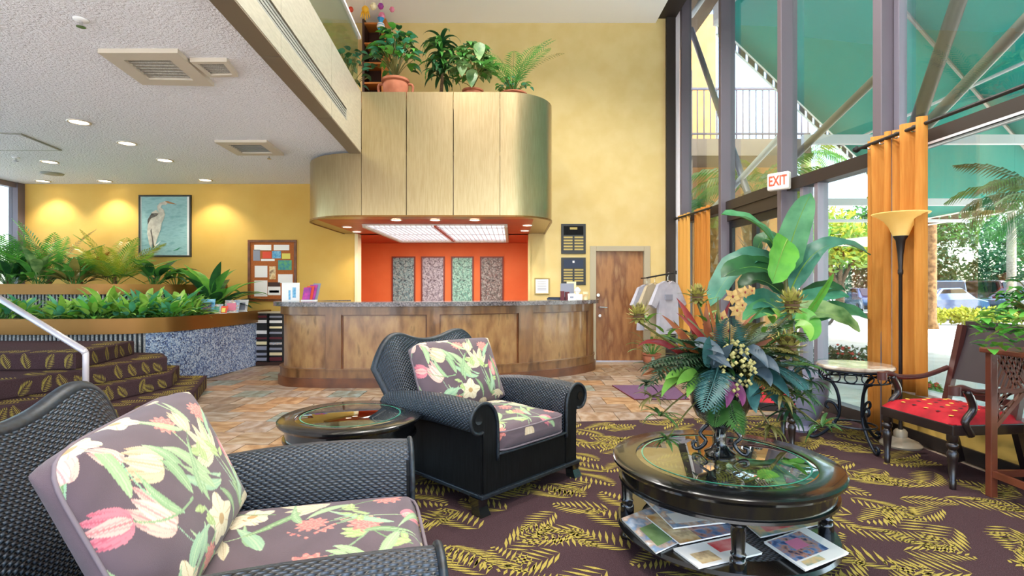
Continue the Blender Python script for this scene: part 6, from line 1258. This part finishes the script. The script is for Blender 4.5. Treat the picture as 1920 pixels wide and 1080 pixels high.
# hedge in clumps
for i in range(5):
    x = 14.6+i*1.25; tt = thing('hedge_bush', ['yellow-green clipped hedge bush nearest the palm trunk', 'second clipped hedge bush along the driveway', 'third clipped hedge bush along the driveway', 'fourth clipped hedge bush along the driveway', 'clipped hedge bush nearest the right edge'][i], 'hedge', (x, 20.2-.0*i, -.06), group='clipped hedge along the driveway'); mb, mb2 = MB(), MB(); leaf_cloud(mb, (0, 0, .33), (.68, .45, .33), 420, .09, random.Random(80+i)); leaf_cloud(mb2, (0, 0, .42), (.66, .45, .3), 380, .09, random.Random(90+i))
    for m_, q in ((mb, 'hedge'), (mb2, 'hedge_light')): o = obj('foliage', q and m_, q, tt, recalc=False); o['kind'] = 'stuff'
# palms outside
def palm_tree(label, x, y, h, r, m, n, L, seed, ms, lattice=False):
    rnd = random.Random(seed); tt = thing('palm_tree', label, 'palm', (x, y, -.06), group='palm trees outside'); obj('trunk', MB().lathe([(r*1.4, 0), (r, .3), (r, h*.6), (r*(1.7 if lattice else .9), h*.8), (r*(1.5 if lattice else .8), h)], n=12), m, tt, smooth=True)
    if lattice:
        b = MB()
        for k in range(60):
            a = k*2.4; z = h*.55+h*.45*k/60; d = Vector((math.cos(a), math.sin(a), 0)); s = Vector((-d.y, d.x, 0)); b.add([d*r*1.3+s*.05+Vector((0, 0, z)), d*r*1.3-s*.05+Vector((0, 0, z)), d*r*2.3+Vector((0, 0, z+.22))], [(0, 1, 2)])
        obj('boot_scale', b, 'palm_grey', tt)
    for k in range(n):
        hd = 2*PI*k/n+rnd.uniform(-.2, .2); obj('frond', frond(MB(), [p+Vector((0, 0, h)) for p in arc((0, 0, 0), hd, rnd.uniform(.1, 1.2), L*rnd.uniform(.8, 1.1), rnd.uniform(1.2, 2.0), 8)], L*.36, 22, L*.03, .9, .8, .2), rnd.choice(ms), tt)
palm_tree('palm with a latticed brown trunk just right of the large orange curtain', 14.45, 18.4, 6.8, .17, 'palm_trunk', 14, 2.0, 1, ['leaf_mid', 'leaf_lime'], True)
palm_tree('small palm with drooping fronds at the right edge', 8.5, 8.5, 2.75, .07, 'palm_grey', 22, 1.35, 2, ['leaf_olive', 'leaf_dark', 'leaf_mid'])
palm_tree('slim grey palm trunk behind the cars at right', 20.6, 22.0, 5.4, .16, 'palm_grey', 12, 1.6, 3, ['leaf_mid', 'leaf_lime'])
palm_tree('palm with a latticed trunk behind the entrance doors', 5.35, 11.75, 3.5, .17, 'palm_trunk', 16, 1.7, 4, ['leaf_lime', 'leaf_mid', 'leaf_yellow'], True)
palm_tree('palm with a latticed trunk beside the far curtains', 4.42, 11.7, 2.9, .14, 'palm_trunk', 14, 1.2, 5, ['leaf_lime', 'leaf_mid'], True)
palm_tree('sunlit palm whose fronds hang below the canopy edge left of the curtain', 8.6, 15.6, 5.2, .16, 'palm_grey', 16, 1.8, 6, ['leaf_lime', 'leaf_yellow', 'leaf_mid'])
# low shrubs near the glass
for i, (u, v, Y, lb) in enumerate(((1560, 672, 8.6, 'low flowering shrub outside the glass, left of the orange curtain'), (1605, 672, 8.4, 'low dark shrub outside the glass beside the orange curtain'), (1735, 722, 6.8, 'small red flowering plant outside the right window'))):
    p = at(u, v, Y); tt = thing('flower_shrub', lb, 'shrub', (p.x, p.y, -.06), group='shrubs just outside the glass'); mb = MB(); R_ = .42 if i < 2 else .18; leaf_cloud(mb, (0, 0, R_*.6), (R_, R_, R_*.6), 420, .05, random.Random(70+i)); o = obj('foliage', mb, 'leaf_dark' if i < 2 else 'leaf_mid', tt, recalc=False); o['kind'] = 'stuff'; mb = MB(); rnd = random.Random(i)
    for k in range(14): mb.lathe([(.001, -.02), (.03, 0), (.001, .02)], (rnd.uniform(-R_, R_)*.8, rnd.uniform(-R_, 0)*.8, R_*rnd.uniform(.7, 1.2)), 6, caps=False)
    obj('blooms', mb, 'flower_red', tt)
# cars
def car(label, x, y, rot, m, kind='sedan'):
    tt = thing('parked_car', label, 'car', (x, y, -.06), rot, 'parked cars')
    if kind == 'sedan': prof = [(-2.2, .35), (-2.25, .7), (-2.1, .9), (-1.5, .97), (-.8, 1.4), (.5, 1.42), (1.25, .98), (2.1, .85), (2.25, .6), (2.2, .32)]; gl = [(-1.35, .98), (-.75, 1.35), (.45, 1.37), (1.05, .98)]; wdt = .85
    else: prof = [(-2.3, .45), (-2.35, 1.0), (-2.25, 1.15), (-2.05, 1.75), (-1.8, 1.8), (.5, 1.8), (1.1, 1.2), (2.2, 1.08), (2.35, .8), (2.3, .42)]; gl = [(-1.95, 1.2), (-1.8, 1.7), (.42, 1.72), (.9, 1.2)]; wdt = .95
    rows = [[(px, s*wdt*(1 if pz < 1.0 else .86), pz) for px, pz in prof] for s in (-1, 1)]
    n = len(prof); mb = MB(); mb.add(rows[0]+rows[1], [tuple(range(n)), tuple(range(2*n-1, n-1, -1))]+[(i, n+i, n+(i+1) % n, (i+1) % n) for i in range(n)]); b = obj('body', mb, m, tt, bevel=.06)
    for s in (-1, 1): obj('side_window', MB().extr([(px, s*(wdt*.9), pz) for px, pz in gl], (0, s*.03, 0)), 'car_glass', b)
    hw = wdt*.78
    if kind == 'sedan': fr = [(.55, 1.40), (1.2, 1.0)]; re = [(-.85, 1.38), (-1.45, 1.0)]
    else: fr = [(.55, 1.76), (1.05, 1.24)]; re = [(-2.09, 1.7), (-2.22, 1.2)]
    for (a, za), (c, zc) in (fr, re): o_ = .03 if a > 0 else -.03; obj('windscreen', MB().extr([(a, -hw, za), (a, hw, za), (c, hw, zc), (c, -hw, zc)], (o_, 0, .02)), 'car_glass', b)
    for wx in (-1.35, 1.4):
        for s in (-1, 1): w_ = obj('wheel', MB().tube([(wx, s*wdt*.8, .32), (wx, s*wdt*1.03, .32)], .32, 18), 'tyre', tt); obj('hub', MB().tube([(wx, s*wdt*1.02, .32), (wx, s*wdt*1.05, .32)], .18, 12), 'car_silver', w_)
    obj('bumper', MB().box(-2.36, -2.2, -wdt*.95, wdt*.95, .35, .55).box(2.2, 2.36, -wdt*.95, wdt*.95, .35, .55), 'car_dark', tt)
car('blue sedan parked behind the hedge', 18.6, 23.4, math.radians(20), 'car_blue'); car('dark sedan parked next to the blue one', 23.6, 24.2, math.radians(15), 'car_dark'); car('dark blue off-road car parked behind the sedans', 22.2, 28.6, math.radians(75), 'car_blue', 'suv'); car('maroon car parked at the right of the row', 25.6, 28.6, math.radians(80), 'car_maroon', 'suv'); car('second blue car parked behind the blue sedan', 18.9, 28.2, math.radians(70), 'car_blue'); car('silver car at the far right of the row', 29, 28.4, math.radians(75), 'car_silver')
car('silver car seen through the entrance doors', 10.2, 20.5, math.radians(10), 'car_silver')
